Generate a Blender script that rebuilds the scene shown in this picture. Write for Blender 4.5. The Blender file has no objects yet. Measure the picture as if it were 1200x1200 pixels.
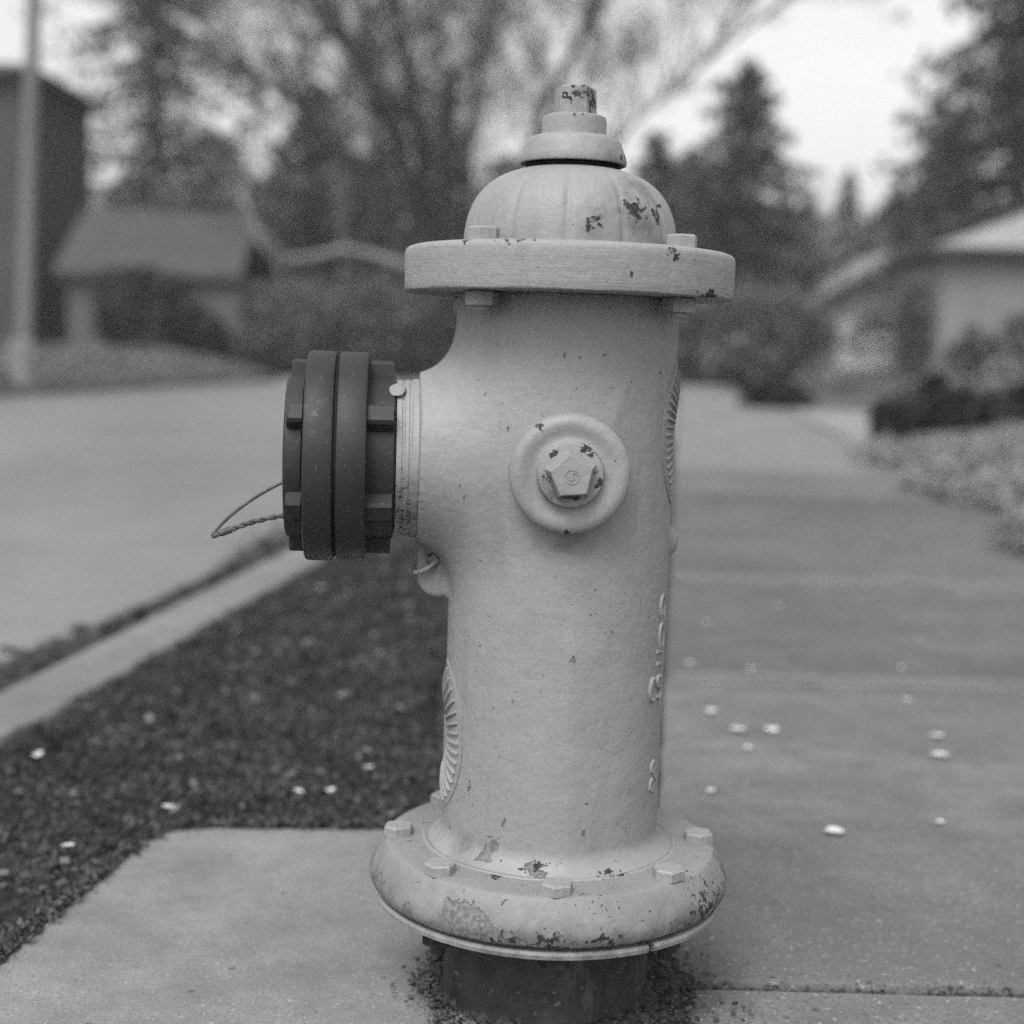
import bpy, math, random
import numpy as np
from mathutils import Vector, Matrix, noise

random.seed(7)
rng = np.random.default_rng(7)
R = math.radians
PI = math.pi
SC = bpy.context.scene
COL = SC.collection

# ------------------------------------------------------------------ camera
CAM_LOC = Vector((-0.040, -1.31, 0.59))
PITCH, ROLL = R(6.2), R(1.4)
cam = bpy.data.cameras.new('camera')
cam.sensor_fit = 'HORIZONTAL'
cam.sensor_width = 56.0
cam.lens = 80.0
cam.clip_start = 0.05
cam.clip_end = 3000
cam.dof.use_dof = True
cam.dof.focus_distance = 1.235
cam.dof.aperture_fstop = 4.1
cam.dof.aperture_blades = 5
cam.dof.aperture_rotation = R(20)
cam_ob = bpy.data.objects.new('camera', cam)
COL.objects.link(cam_ob)
_f = Vector((0, math.cos(PITCH), -math.sin(PITCH)))
_r = Vector((1, 0, 0))
_u = Vector((0, math.sin(PITCH), math.cos(PITCH)))
_rr = _r * math.cos(ROLL) + _u * math.sin(ROLL)
_uu = _u * math.cos(ROLL) - _r * math.sin(ROLL)
cam_ob.matrix_world = Matrix(((_rr.x, _uu.x, -_f.x, CAM_LOC.x),
                              (_rr.y, _uu.y, -_f.y, CAM_LOC.y),
                              (_rr.z, _uu.z, -_f.z, CAM_LOC.z),
                              (0, 0, 0, 1)))
SC.camera = cam_ob

# ------------------------------------------------------------------ sky and sun (soft overcast)
SUN_DIR = Vector((-0.22, -0.52, 0.83)).normalized()      # towards the light
elev = math.asin(SUN_DIR.z)
azim = math.atan2(SUN_DIR.x, SUN_DIR.y)
W = bpy.data.worlds.new('World')
SC.world = W
W.use_nodes = True
nt = W.node_tree
nt.nodes.clear()
out = nt.nodes.new('ShaderNodeOutputWorld')
bg = nt.nodes.new('ShaderNodeBackground')
sky = nt.nodes.new('ShaderNodeTexSky')
sky.sky_type = 'NISHITA'
sky.sun_disc = False
sky.sun_elevation = elev
sky.sun_rotation = azim
sky.dust_density = 4.0
sky.air_density = 1.0
sky.ozone_density = 1.0
hsv = nt.nodes.new('ShaderNodeHueSaturation')            # black and white film
hsv.inputs['Saturation'].default_value = 0.0
tc = nt.nodes.new('ShaderNodeTexCoord')
mp = nt.nodes.new('ShaderNodeMapping')
mp.inputs['Scale'].default_value = (1.6, 1.6, 4.0)
mp.inputs['Location'].default_value = (2.3, 0.4, 1.0)
cl = nt.nodes.new('ShaderNodeTexNoise')
cl.inputs['Scale'].default_value = 1.7
cl.inputs['Detail'].default_value = 6
cl.inputs['Roughness'].default_value = 0.55
cr = nt.nodes.new('ShaderNodeMapRange')
cr.inputs[1].default_value = 0.3
cr.inputs[2].default_value = 0.7
cr.inputs[3].default_value = 0.95
cr.inputs[4].default_value = 1.07
mul = nt.nodes.new('ShaderNodeMixRGB')
mul.blend_type = 'MULTIPLY'
mul.inputs[0].default_value = 1.0
nt.links.new(sky.outputs[0], hsv.inputs['Color'])
nt.links.new(tc.outputs['Generated'], mp.inputs[0])
nt.links.new(mp.outputs[0], cl.inputs['Vector'])
nt.links.new(cl.outputs[0], cr.inputs[0])
nt.links.new(hsv.outputs[0], mul.inputs[1])
nt.links.new(cr.outputs[0], mul.inputs[2])
nt.links.new(mul.outputs[0], bg.inputs[0])
bg.inputs[1].default_value = 0.15
nt.links.new(bg.outputs[0], out.inputs[0])

sun = bpy.data.lights.new('sun', 'SUN')
sun.energy = 1.0
sun.angle = R(28)
sun.color = (1, 1, 1)
sun_ob = bpy.data.objects.new('sun', sun)
COL.objects.link(sun_ob)
sun_ob.rotation_euler = (-SUN_DIR).to_track_quat('-Z', 'Y').to_euler()
sun_ob.location = (-20, -10, 30)

SC.view_settings.view_transform = 'Standard'
SC.view_settings.look = 'None'
SC.view_settings.gamma = 1.0
SC.view_settings.exposure = 0.74
SC.render.engine = 'CYCLES'
SC.cycles.use_denoising = False
SC.cycles.max_bounces = 6

# ------------------------------------------------------------------ materials
ALB = 0.70            # overall tone of the film: one factor for every surface
def g3(v):
    return (v * ALB, v * ALB, v * ALB, 1)

class NB:
    """small node-building helper"""
    def __init__(s, name):
        s.m = bpy.data.materials.new(name)
        s.m.use_nodes = True
        s.t = s.m.node_tree
        s.b = s.t.nodes['Principled BSDF']
        s.tc = s.t.nodes.new('ShaderNodeTexCoord')
    def n(s, t): return s.t.nodes.new(t)
    def l(s, a, b): s.t.links.new(a, b)
    def setin(s, sock, v):
        if hasattr(v, 'is_output'): s.l(v, sock)
        else: sock.default_value = v
    def noise(s, scale, detail=4, rough=0.55, stretch=None, coord='Object', dist=0.0):
        n = s.n('ShaderNodeTexNoise')
        n.inputs['Scale'].default_value = scale
        n.inputs['Detail'].default_value = detail
        n.inputs['Roughness'].default_value = rough
        n.inputs['Distortion'].default_value = dist
        src = s.tc.outputs[coord]
        if stretch:
            m = s.n('ShaderNodeMapping')
            m.inputs['Scale'].default_value = stretch
            s.l(src, m.inputs[0]); src = m.outputs[0]
        s.l(src, n.inputs['Vector'])
        return n.outputs[0]
    def voro(s, scale, coord='Object', feature='F1'):
        n = s.n('ShaderNodeTexVoronoi')
        n.feature = feature
        n.inputs['Scale'].default_value = scale
        s.l(s.tc.outputs[coord], n.inputs['Vector'])
        return n.outputs['Distance']
    def rng(s, v, a, b, c, d):
        n = s.n('ShaderNodeMapRange')
        s.l(v, n.inputs[0])
        for i, x in enumerate((a, b, c, d)): n.inputs[i + 1].default_value = x
        return n.outputs[0]
    def math(s, op, a, b=0.0):
        n = s.n('ShaderNodeMath'); n.operation = op
        s.setin(n.inputs[0], a); s.setin(n.inputs[1], b)
        return n.outputs[0]
    def mix(s, f, a, b):
        n = s.n('ShaderNodeMixRGB')
        s.setin(n.inputs[0], f)
        for i, x in ((1, a), (2, b)):
            if hasattr(x, 'is_output'): s.l(x, n.inputs[i])
            else: n.inputs[i].default_value = g3(x)
        return n.outputs[0]
    def spot(s, c, r, sq=(1, 1, 1)):
        v = s.n('ShaderNodeVectorMath'); v.operation = 'SUBTRACT'
        s.l(s.tc.outputs['Object'], v.inputs[0]); v.inputs[1].default_value = c
        w = s.n('ShaderNodeVectorMath'); w.operation = 'DIVIDE'
        s.l(v.outputs[0], w.inputs[0]); w.inputs[1].default_value = tuple(r * q for q in sq)
        ln = s.n('ShaderNodeVectorMath'); ln.operation = 'LENGTH'
        s.l(w.outputs[0], ln.inputs[0])
        return s.rng(ln.outputs['Value'], 1.0, 0.25, 0.0, 1.0)
    def bump(s, h, strength=0.3, dist=0.01, prev=None):
        n = s.n('ShaderNodeBump')
        n.inputs['Strength'].default_value = strength
        n.inputs['Distance'].default_value = dist
        s.l(h, n.inputs['Height'])
        if prev is not None: s.l(prev, n.inputs['Normal'])
        return n.outputs[0]
    def done(s, col, rough=0.6, normal=None, spec=0.35, metal=0.0):
        if hasattr(col, 'is_output'): s.l(col, s.b.inputs['Base Color'])
        else: s.b.inputs['Base Color'].default_value = g3(col)
        s.setin(s.b.inputs['Roughness'], rough)
        s.b.inputs['Specular IOR Level'].default_value = spec
        s.b.inputs['Metallic'].default_value = metal
        if normal is not None: s.l(normal, s.b.inputs['Normal'])
        return s.m

def simple(name, v, var=0.25, scale=6, rough=0.8, bscale=None, bstr=0.3, bdist=0.01, detail=5):
    k = NB(name)
    f = k.noise(scale, detail)
    c = k.mix(k.rng(f, 0.3, 0.7, 0, 1), v * (1 - var), v * (1 + var))
    nm = None
    if bscale: nm = k.bump(k.noise(bscale, 4), bstr, bdist)
    return k.done(c, rough, nm, 0.25)

PAINT = 0.345
def paint(name, base=PAINT, dark=(), grey=(), speck=0.0, grain=None, grime_shade=(), lump=0.35):
    """thick brushed enamel; dark = rust chips, grey = primer chips: ((centre), radius, squash)"""
    k = NB(name)
    cloud = k.noise(14, 4, 0.5)
    c = k.mix(k.rng(cloud, 0.3, 0.7, 0, 1), base * 0.95, base * 1.04)
    streak = k.noise(40, 4, 0.6, (1, 1, 0.12))
    c = k.mix(k.rng(streak, 0.55, 0.72, 0, 0.3), c, base * 0.55)
    c = k.mix(k.rng(k.noise(240, 4, 0.7), 0.42, 0.72, 0, 0.4), c, base * 0.72)
    c = k.mix(k.rng(k.noise(36, 6, 0.7), 0.5, 0.75, 0, 0.25), c, base * 0.7)
    for (ce, r, sq) in grime_shade:  # dark patches: dirt, and shade put into the paint colour
        m = k.math('MULTIPLY', k.spot(ce, r, sq), k.rng(k.noise(55, 6, 0.65), 0.35, 0.65, 0, 0.75))
        c = k.mix(m, c, 0.09)
    chip = None
    if grey:
        tot = None
        for (ce, r, sq) in grey:
            q = k.spot(ce, r, sq)
            tot = q if tot is None else k.math('MAXIMUM', tot, q)
        v = k.math('ADD', k.noise(62, 5, 0.55, None, 'Object', 0.4), k.math('MULTIPLY', tot, 0.3))
        gm = k.rng(v, 0.705, 0.72, 0, 1)
        c = k.mix(gm, c, k.mix(k.rng(k.noise(220, 3), 0.4, 0.6, 0, 1), 0.15, 0.24))
        chip = gm
    tot = None
    for (ce, r, sq) in dark:
        q = k.spot(ce, r, sq)
        tot = q if tot is None else k.math('MAXIMUM', tot, q)
    nz = k.noise(150, 6, 0.62)
    if tot is not None:
        v = k.math('ADD', nz, k.math('MULTIPLY', tot, 0.2))
        dm = k.rng(v, 0.70, 0.72, 0, 1)
    else:
        dm = k.rng(nz, 0.80, 0.82, 0, 1)
    if speck:
        sp = k.noise(330, 2, 0.5)
        patch = k.rng(k.noise(9, 2), 0.45, 0.65, 0, speck)
        dm = k.math('MAXIMUM', dm, k.rng(k.math('ADD', sp, patch), 0.80, 0.82, 0, 0.85))
    c = k.mix(dm, c, k.mix(k.rng(k.noise(400, 3), 0.4, 0.6, 0, 1), 0.022, 0.075))
    chip = dm if chip is None else k.math('MAXIMUM', chip, dm)
    n1 = k.bump(k.noise(70, 5, 0.6), lump, 0.0030)
    n1 = k.bump(k.noise(30, 3, 0.5), 0.32, 0.004, n1)
    n1 = k.bump(k.rng(k.voro(95), 0.0, 0.35, 0.0, 1.0), 0.25, 0.0008, n1)
    if grain: n1 = k.bump(k.noise(60, 6, 0.7, grain), 0.55, 0.0012, n1)
    n1 = k.bump(k.noise(420, 3, 0.6), 0.28, 0.0008, n1)
    n2 = k.bump(k.math('SUBTRACT', 1.0, chip), 1.0, 0.0022, n1)
    rough = k.rng(chip, 0.0, 1.0, 0.5, 0.85)
    return k.done(c, rough, n2, 0.3)

def concrete(name, v, agg=0.5, stain=0.25, coarse=1.0):
    k = NB(name)
    big = k.noise(1.3, 5, 0.6)
    c = k.mix(k.rng(big, 0.3, 0.7, 0, 1), v * (1 - stain), v * (1 + stain * 0.7))
    mid = k.noise(11, 6, 0.62)
    c = k.mix(k.rng(mid, 0.38, 0.66, 0, 0.35 + agg * 0.5), c, v * 0.62)
    c = k.mix(k.rng(k.noise(55, 5, 0.7), 0.5, 0.7, 0, agg * 0.7), c, v * 0.6)
    fine = k.noise(300 / coarse, 3, 0.6)
    c = k.mix(k.rng(fine, 0.5, 0.72, 0, agg), c, v * 0.45)
    lt = k.noise(210 / coarse, 2, 0.5)
    c = k.mix(k.rng(lt, 0.62, 0.74, 0, agg), c, min(0.8, v * 1.55))
    pit = k.voro(26)
    c = k.mix(k.math('MULTIPLY', k.rng(pit, 0.05, 0.13, 0.8, 0.0), k.rng(k.noise(7, 2), .45, .55, 0, 1)), c, v * 0.25)
    c = k.mix(k.rng(k.noise(3.2, 6, 0.7, None, 'Object', 0.6), 0.48, 0.70, 0, 0.25 + agg * .4), c, v * 0.5)
    n1 = k.bump(fine, 0.5, 0.002 * coarse)
    n1 = k.bump(mid, 0.35, 0.01, n1)
    return k.done(c, 0.88, n1, 0.2)

# ------------------------------------------------------------------ mesh helpers
def tag(o, label=None, cat=None, group=None, kind=None):
    if label: o['label'] = label
    if cat: o['category'] = cat
    if group: o['group'] = group
    if kind: o['kind'] = kind
    return o

def empty(name, loc=(0, 0, 0), rot=(0, 0, 0), parent=None):
    o = bpy.data.objects.new(name, None)
    o.empty_display_size = 0.1
    COL.objects.link(o)
    o.location = loc
    o.rotation_euler = rot
    o.parent = parent
    return o

def mesh_obj(name, me, parent=None):
    o = bpy.data.objects.new(name, me)
    COL.objects.link(o)
    o.parent = parent
    return o

def build(name, v, f, mat, parent=None, smooth=False, angle=None, mesh_only=False):
    me = bpy.data.meshes.new(name)
    me.from_pydata([tuple(p) for p in v], [], [tuple(q) for q in f])
    if mat is not None: me.materials.append(mat)
    if smooth:
        me.polygons.foreach_set('use_smooth', [True] * len(me.polygons))
        if angle is not None: me.set_sharp_from_angle(angle=R(angle))
    me.update()
    if mesh_only: return me
    return mesh_obj(name, me, parent)

def fast_quads(name, V, F, mat, parent=None, smooth=False):
    """V (n,3) and F (m,k) numpy arrays -> mesh"""
    V = np.asarray(V, np.float32); F = np.asarray(F, np.int32)
    me = bpy.data.meshes.new(name)
    k = F.shape[1]
    me.vertices.add(len(V)); me.vertices.foreach_set('co', V.ravel())
    me.loops.add(F.size); me.loops.foreach_set('vertex_index', F.ravel())
    me.polygons.add(len(F))
    me.polygons.foreach_set('loop_start', np.arange(0, F.size, k, dtype=np.int32))
    if smooth: me.polygons.foreach_set('use_smooth', np.ones(len(F), bool))
    me.materials.append(mat)
    me.update(calc_edges=True)
    me.validate()
    return mesh_obj(name, me, parent)

class MB:
    def __init__(s): s.v = []; s.f = []
    def add(s, v, f, M=None):
        o = len(s.v)
        s.v += [(M @ Vector(p)) if M else Vector(p) for p in v]
        s.f += [tuple(i + o for i in q) for q in f]
    def box(s, x0, x1, y0, y1, z0, z1, M=None):
        v = [(x, y, z) for z in (z0, z1) for y in (y0, y1) for x in (x0, x1)]
        f = [(0, 2, 3, 1), (4, 5, 7, 6), (0, 1, 5, 4), (2, 6, 7, 3), (0, 4, 6, 2), (1, 3, 7, 5)]
        s.add(v, f, M)
    def lathe(s, prof, n=64, M=None, mod=None, a0=0.0):
        """prof: (r, z) from bottom to top; closes with a fan where r == 0"""
        v = []; f = []; rows = []
        for (r, z) in prof:
            if r <= 1e-7:
                rows.append([len(v)]); v.append((0, 0, z)); continue
            row = []
            for i in range(n):
                a = a0 + 2 * PI * i / n
                q = r * (mod(a, z, r) if mod else 1)
                row.append(len(v)); v.append((q * math.cos(a), q * math.sin(a), z))
            rows.append(row)
        for A, B in zip(rows, rows[1:]):
            for i in range(n):
                j = (i + 1) % n
                if len(A) == 1 and len(B) == 1: continue
                if len(A) == 1: f.append((A[0], B[j], B[i]))
                elif len(B) == 1: f.append((A[i], A[j], B[0]))
                else: f.append((A[i], A[j], B[j], B[i]))
        s.add(v, f, M)
    def tube(s, pts, rad, n=6, cap=True):
        pts = [Vector(p) for p in pts]
        if not hasattr(rad, '__len__'): rad = [rad] * len(pts)
        v = []; f = []
        ref = None
        for i, p in enumerate(pts):
            t = (pts[min(i + 1, len(pts) - 1)] - pts[max(i - 1, 0)]).normalized()
            if ref is None:
                ref = t.cross(Vector((0.31, 0.17, 0.93)))
                if ref.length < 1e-3: ref = t.cross(Vector((1, 0, 0)))
            else:
                ref = ref - t * ref.dot(t)
            ref.normalize()
            b = t.cross(ref)
            for k in range(n):
                a = 2 * PI * k / n
                v.append(p + (ref * math.cos(a) + b * math.sin(a)) * rad[i])
        for i in range(len(pts) - 1):
            for k in range(n):
                a = i * n + k; b2 = i * n + (k + 1) % n
                f.append((a, b2, b2 + n, a + n))
        if cap:
            f.append(tuple(range(n - 1, -1, -1)))
            f.append(tuple(range((len(pts) - 1) * n, len(pts) * n)))
        s.add(v, f)
    def build(s, name, mat, parent=None, smooth=False, angle=None):
        return build(name, s.v, s.f, mat, parent, smooth, angle)

def arc(cr, cz, r, a0, a1, n=5):
    return [(cr + r * math.cos(R(a0 + (a1 - a0) * i / n)), cz + r * math.sin(R(a0 + (a1 - a0) * i / n))) for i in range(n + 1)]

def surface_net(sdf, lo, hi, h):
    """mesh the zero set of an implicit function (naive surface nets + Newton projection)"""
    xs = [np.arange(lo[i], hi[i] + h, h) for i in range(3)]
    G = np.meshgrid(*xs, indexing='ij')
    val = sdf(G[0], G[1], G[2])
    s = val < 0
    n = [len(x) for x in xs]
    cn = tuple(k - 1 for k in n)
    acc = np.zeros(cn + (3,)); cnt = np.zeros(cn)
    corners = [(i, j, k) for i in (0, 1) for j in (0, 1) for k in (0, 1)]
    def sub(a, c): return a[c[0]:c[0] + cn[0], c[1]:c[1] + cn[1], c[2]:c[2] + cn[2]]
    for a in corners:
        for ax in range(3):
            if a[ax]: continue
            b = list(a); b[ax] = 1
            va, vb = sub(val, a), sub(val, b)
            x = (va < 0) != (vb < 0)
            t = np.where(x, va / np.where(x, va - vb, 1), 0)
            for q in range(3):
                acc[..., q] += np.where(x, a[q] + (t if q == ax else 0), 0)
            cnt += x
    act = cnt > 0
    idx = -np.ones(cn, int)
    idx[act] = np.arange(act.sum())
    ijk = np.argwhere(act)
    V = (ijk + acc[act] / cnt[act][:, None]) * h + np.array([x[0] for x in xs])
    faces = []
    for ax in range(3):
        o1, o2 = [(1, 2), (2, 0), (0, 1)][ax]
        sl0 = [slice(None)] * 3; sl1 = [slice(None)] * 3
        sl0[ax] = slice(0, -1); sl1[ax] = slice(1, None)
        for o in (o1, o2):
            sl0[o] = slice(1, -1); sl1[o] = slice(1, -1)
        a, b = s[tuple(sl0)], s[tuple(sl1)]
        e = np.argwhere(a != b)
        e2 = e.copy(); e2[:, o1] += 1; e2[:, o2] += 1
        flip = a[tuple(e.T)]
        q = []
        for d1, d2 in ((-1, -1), (0, -1), (0, 0), (-1, 0)):
            c = e2.copy(); c[:, o1] += d1; c[:, o2] += d2
            q.append(idx[tuple(c.T)])
        q = np.stack(q, 1)
        q[~flip] = q[~flip][:, ::-1]
        faces.append(q)
    F = np.concatenate(faces)
    F = F[(F >= 0).all(1)]
    e = h * 0.1
    for _ in range(3):
        d = sdf(V[:, 0], V[:, 1], V[:, 2])
        g = np.stack([(sdf(V[:, 0] + e * (q == 0), V[:, 1] + e * (q == 1), V[:, 2] + e * (q == 2)) - d) / e for q in range(3)], 1)
        gl = np.maximum((g * g).sum(1), 1e-4)
        st = -d[:, None] * g / gl[:, None]
        m = np.linalg.norm(st, axis=1, keepdims=True)
        V = V + st * np.minimum(1, 0.4 * h / np.maximum(m, 1e-9))
    return V, F

# ------------------------------------------------------------------ street frame: u along the street, v to its right
TH = R(6.3)
def uv(u, v, z=0.0):
    return Vector((v * math.cos(TH) + u * math.sin(TH), -v * math.sin(TH) + u * math.cos(TH), z))
V_CI, V_CO = -0.872, -1.035        # kerb, verge side and street side
V_RL = -8.4                        # far kerb
V_SL, V_SR = 0.095, 1.385          # sidewalk
ROAD_Z = -0.135

def fbm(x, y, s=1.0, o=4):
    return noise.fractal(Vector((x * s, y * s, 3.7)), 1.0, 2.0, o)

def height(u, v):
    if u > 29.5 and v < V_RL + 0.6 and u < 37: return -0.4
    if V_RL < v < V_CO and u < 37: return -0.4
    if v <= V_RL:
        d = V_RL - v
        h = 0.42 * min(1, d / 2.2) ** 0.8 + 0.012 * d
    elif u >= 37: h = -0.06 + 0.01 * (u - 37)
    elif v < V_SL: h = -0.022
    elif v < V_SR + 0.02: h = -0.03
    elif 9.0 < u < 16.5 and v < 9: h = -0.04 + 0.006 * max(0, v - V_SR)
    else:
        d = v - V_SR
        h = 0.0 + 0.06 * min(1, d / 1.2) + 0.01 * d
        h += 0.03 * fbm(u, v, 0.9) * min(1, d)
    return h

soil_m = simple('verge_soil', 0.045, 0.5, 14, 0.95, 60, 0.6, 0.02)
lawn_m = simple('far_ground', 0.11, 0.4, 1.5, 0.95, 30, 0.6, 0.05)
us = sorted(set([-12, -6, -3] + [round(-1 + 0.25 * i, 3) for i in range(41)] + [8.99, 9.01, 16.49, 16.51] + [10 + i for i in range(20)] + [29.49, 29.51, 33, 36.99, 37.01, 45, 60, 90, 130, 170] + [-40, -60]))
vs = sorted(set([-170, -130, -90, -50, -30, -20, -14, -11.5, -10.5, -9.6, -9.0, -8.7, V_RL - 0.01, V_RL + 0.59, V_RL + 0.61, V_RL + 0.01, V_CO - 0.01, V_CO + 0.01, -0.7, -0.45, -0.2, 0, V_SL - 0.01, V_SL + 0.01, V_SR + 0.01, V_SR + 0.04] + [1.6 + 0.25 * i for i in range(12)] + [5, 6, 8, 8.99, 9.01, 12, 20, 40, 90, 130, 170]))
gv = []; gf = []
for u in us:
    for v in vs:
        gv.append(uv(u, v, height(u, v)))
nv = len(vs)
for i in range(len(us) - 1):
    for j in range(nv - 1):
        gf.append((i * nv + j, i * nv + j + 1, (i + 1) * nv + j + 1, (i + 1) * nv + j))
gm = bpy.data.meshes.new('ground')
gm.from_pydata([tuple(p) for p in gv], [], gf)
gm.materials.append(lawn_m); gm.materials.append(soil_m)
for p in gm.polygons:
    c = p.center
    vv = c.x * math.cos(TH) - c.y * math.sin(TH)
    if V_CO < vv < V_SR + 0.05 and c.y < 36: p.material_index = 1
gm.update()
tag(mesh_obj('ground', gm), kind='structure')

# road -------------------------------------------------------------
def asphalt():
    k = NB('asphalt')
    big = k.noise(0.55, 4, 0.6, (1, 0.35, 1))
    c = k.mix(k.rng(big, 0.3, 0.7, 0, 1), 0.20, 0.31)
    mid = k.noise(2.2, 5, 0.6)
    c = k.mix(k.rng(mid, 0.4, 0.7, 0, 0.4), c, 0.17)
    fine = k.noise(160, 3, 0.6)
    c = k.mix(k.rng(fine, 0.45, 0.7, 0, 0.5), c, 0.10)
    return k.done(c, 0.9, k.bump(fine, 0.5, 0.003), 0.2)
asph = asphalt()
rv = [uv(-40, V_RL - .05), uv(-40, V_CO + .02), uv(36.9, V_CO + .02), uv(36.9, -120), uv(29.6, -120), uv(29.6, V_RL - 1.5), uv(28.9, V_RL - 0.4), uv(27.5, V_RL - .05)]
rv = [Vector((p.x, p.y, ROAD_Z)) for p in rv]
road = build('road', rv, [tuple(range(len(rv)))], asph)
tag(road, kind='structure')

# kerb: separate cast lengths along our side ------------------------
kerb_m = concrete('kerb_concrete', 0.27, 0.35, 0.3)
kerb = tag(empty('kerb'), kind='structure')
def kerb_piece(u0, u1, va, vb, flip=False):
    w = vb - va
    prof = [(0, -0.2), (0, -0.012), (0.006, -0.003), (0.014, 0.0), (w - 0.03, 0.0), (w - 0.012, -0.006), (w - 0.004, -0.02), (w, -0.04), (w + 0.012, -0.2)]
    seg = max(1, int((u1 - u0) / 0.35))
    v = []; f = []
    for i in range(seg + 1):
        u = u0 + (u1 - u0) * i / seg
        for (a, z) in prof:
            vv = (vb - a)
            j = 0.003 * fbm(u, a * 3, 2.5)
            v.append(uv(u, vv + j, z + (j * 0.6 if z > -0.05 else 0)))
    n = len(prof)
    for i in range(seg):
        for k in range(n - 1):
            f.append((i * n + k, i * n + k + 1, (i + 1) * n + k + 1, (i + 1) * n + k))
    f.append(tuple(range(n))); f.append(tuple(range(seg * n + n - 1, seg * n - 1, -1)))
    return build('kerb_stone', v, f, kerb_m, kerb, True, 35)
u = -3.1
while u < 36:
    kerb_piece(u, u + 3.035, V_CO, V_CI)
    u += 3.05
far_kerb = build('far_kerb', *(lambda b: (b.v, b.f))((lambda b: (b.add([uv(a, v, z) for a in (-40, 27.6) for v in (V_RL - .17, V_RL) for z in (-.3, .0)], [(0, 1, 3, 2), (4, 6, 7, 5), (0, 4, 5, 1), (2, 3, 7, 6), (1, 5, 7, 3)]), b)[1])(MB())), kerb_m)
tag(far_kerb, kind='structure')

# sidewalk slabs ----------------------------------------------------
walk_ms = [concrete('sidewalk_concrete_%d' % q, vq, 1.0, 0.42, 1.5) for q, vq in enumerate((.262, .245, .19, .195, .18, .235))]
walk_m2 = concrete('sidewalk_concrete_pale', 0.29, 0.6, 0.2, 1.5)
walk = tag(empty('sidewalk'), kind='structure')
def slab(name, outline, z, mat, parent, thick=0.1, bev=0.008, rough=0.0):
    """outline ccw, list of xy; worn edge with small bevel"""
    n = len(outline)
    c = Vector((sum(p[0] for p in outline) / n, sum(p[1] for p in outline) / n))
    def inset(d, zz):
        r = []
        for i, p in enumerate(outline):
            q = Vector((p[0], p[1])); w = (c - q).normalized()
            r.append((q.x + w.x * d, q.y + w.y * d, zz + (rough * fbm(q.x, q.y, 30) if d else rough * 2 * fbm(q.x, q.y, 22))))
        return r
    v = inset(0, z - thick) + inset(0, z - bev) + inset(bev * .45, z - bev * .3) + inset(bev * 1.4, z)
    f = []
    for k in range(3):
        for i in range(n):
            j = (i + 1) % n
            f.append((k * n + i, k * n + j, (k + 1) * n + j, (k + 1) * n + i))
    f.append(tuple(range(3 * n, 4 * n)))
    return build(name, v, f, mat, parent)
def edge_pts(pts, step, jit):
    o = []
    for i, p in enumerate(pts):
        q = Vector(pts[(i + 1) % len(pts)]); p = Vector(p)
        m = max(1, int((q - p).length / step))
        nn = Vector((-(q - p).y, (q - p).x)).normalized()
        for k in range(m):
            a = p.lerp(q, k / m)
            o.append(a + nn * jit * (.5 * fbm(a.x, a.y, 12) + .6 * fbm(a.x, a.y, 60)))
    return o
JY = [-1.25, 0.022, 1.33, 2.56, 3.80, 5.15]      # joints, square to the hydrant pad
def walk_edge(y, v):   # x on line v=const at given y
    return (v + y * math.sin(TH)) / math.cos(TH) if False else (v / math.cos(TH) + y * math.tan(TH))
for i in range(24):
    y0 = JY[i] if i < len(JY) else JY[-1] + 1.3 * (i - len(JY) + 1)
    y1 = JY[i + 1] if i + 1 < len(JY) else JY[-1] + 1.3 * (i - len(JY) + 2)
    gp = 0.008
    pts = [(walk_edge(y0 + gp, V_SL + .004), y0 + gp), (walk_edge(y0 + gp, V_SR), y0 + gp), (walk_edge(y1 - gp, V_SR), y1 - gp), (walk_edge(y1 - gp, V_SL + .004), y1 - gp)]
    if i < 4: pts = edge_pts(pts, 0.03, 0.006)
    slab('slab', pts, 0.0 + 0.003 * ((i * 7) % 3 - 1) * (i > 1), walk_ms[i] if i < 6 else walk_m2, walk, 0.06, 0.007 if i < 2 else .014, 0.0015 if i < 4 else 0)
edge_m = concrete('tooled_edge_concrete', 0.255, .5, .15, 1.5)
for jy in JY[2:] + [JY[-1] + 1.3]:
    for (ya, yb) in ((jy + .010, jy + .050), (jy - .045, jy - .010)):
        q = [(walk_edge(ya, V_SL + .02), ya, .0052), (walk_edge(ya, V_SR - .02), ya, .0052), (walk_edge(yb, V_SR - .02), yb, .0052), (walk_edge(yb, V_SL + .02), yb, .0052)]
        q += [(x, y, -.02) for (x, y, z) in q]
        build('tooled_edge', q, [(0, 1, 2, 3), (0, 4, 5, 1), (1, 5, 6, 2), (2, 6, 7, 3), (3, 7, 4, 0)], edge_m, walk)
drive_m = concrete('driveway_concrete', 0.36, 0.4, 0.15, 2)
dr = [uv(8.9, V_SR + .015, .004), uv(9.1, 9.5, .055), uv(16.4, 9.5, .055), uv(16.6, V_SR + .015, .004)]
tag(build('driveway', dr, [(0, 1, 2, 3)], drive_m), kind='structure')
ap = [uv(9.4, V_CI + .01, .001), uv(9.4, V_SL - .01, .001), uv(16.2, V_SL - .01, .001), uv(16.2, V_CI + .01, .001)]
tag(build('driveway_apron', ap, [(0, 1, 2, 3)], drive_m), kind='structure')

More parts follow.
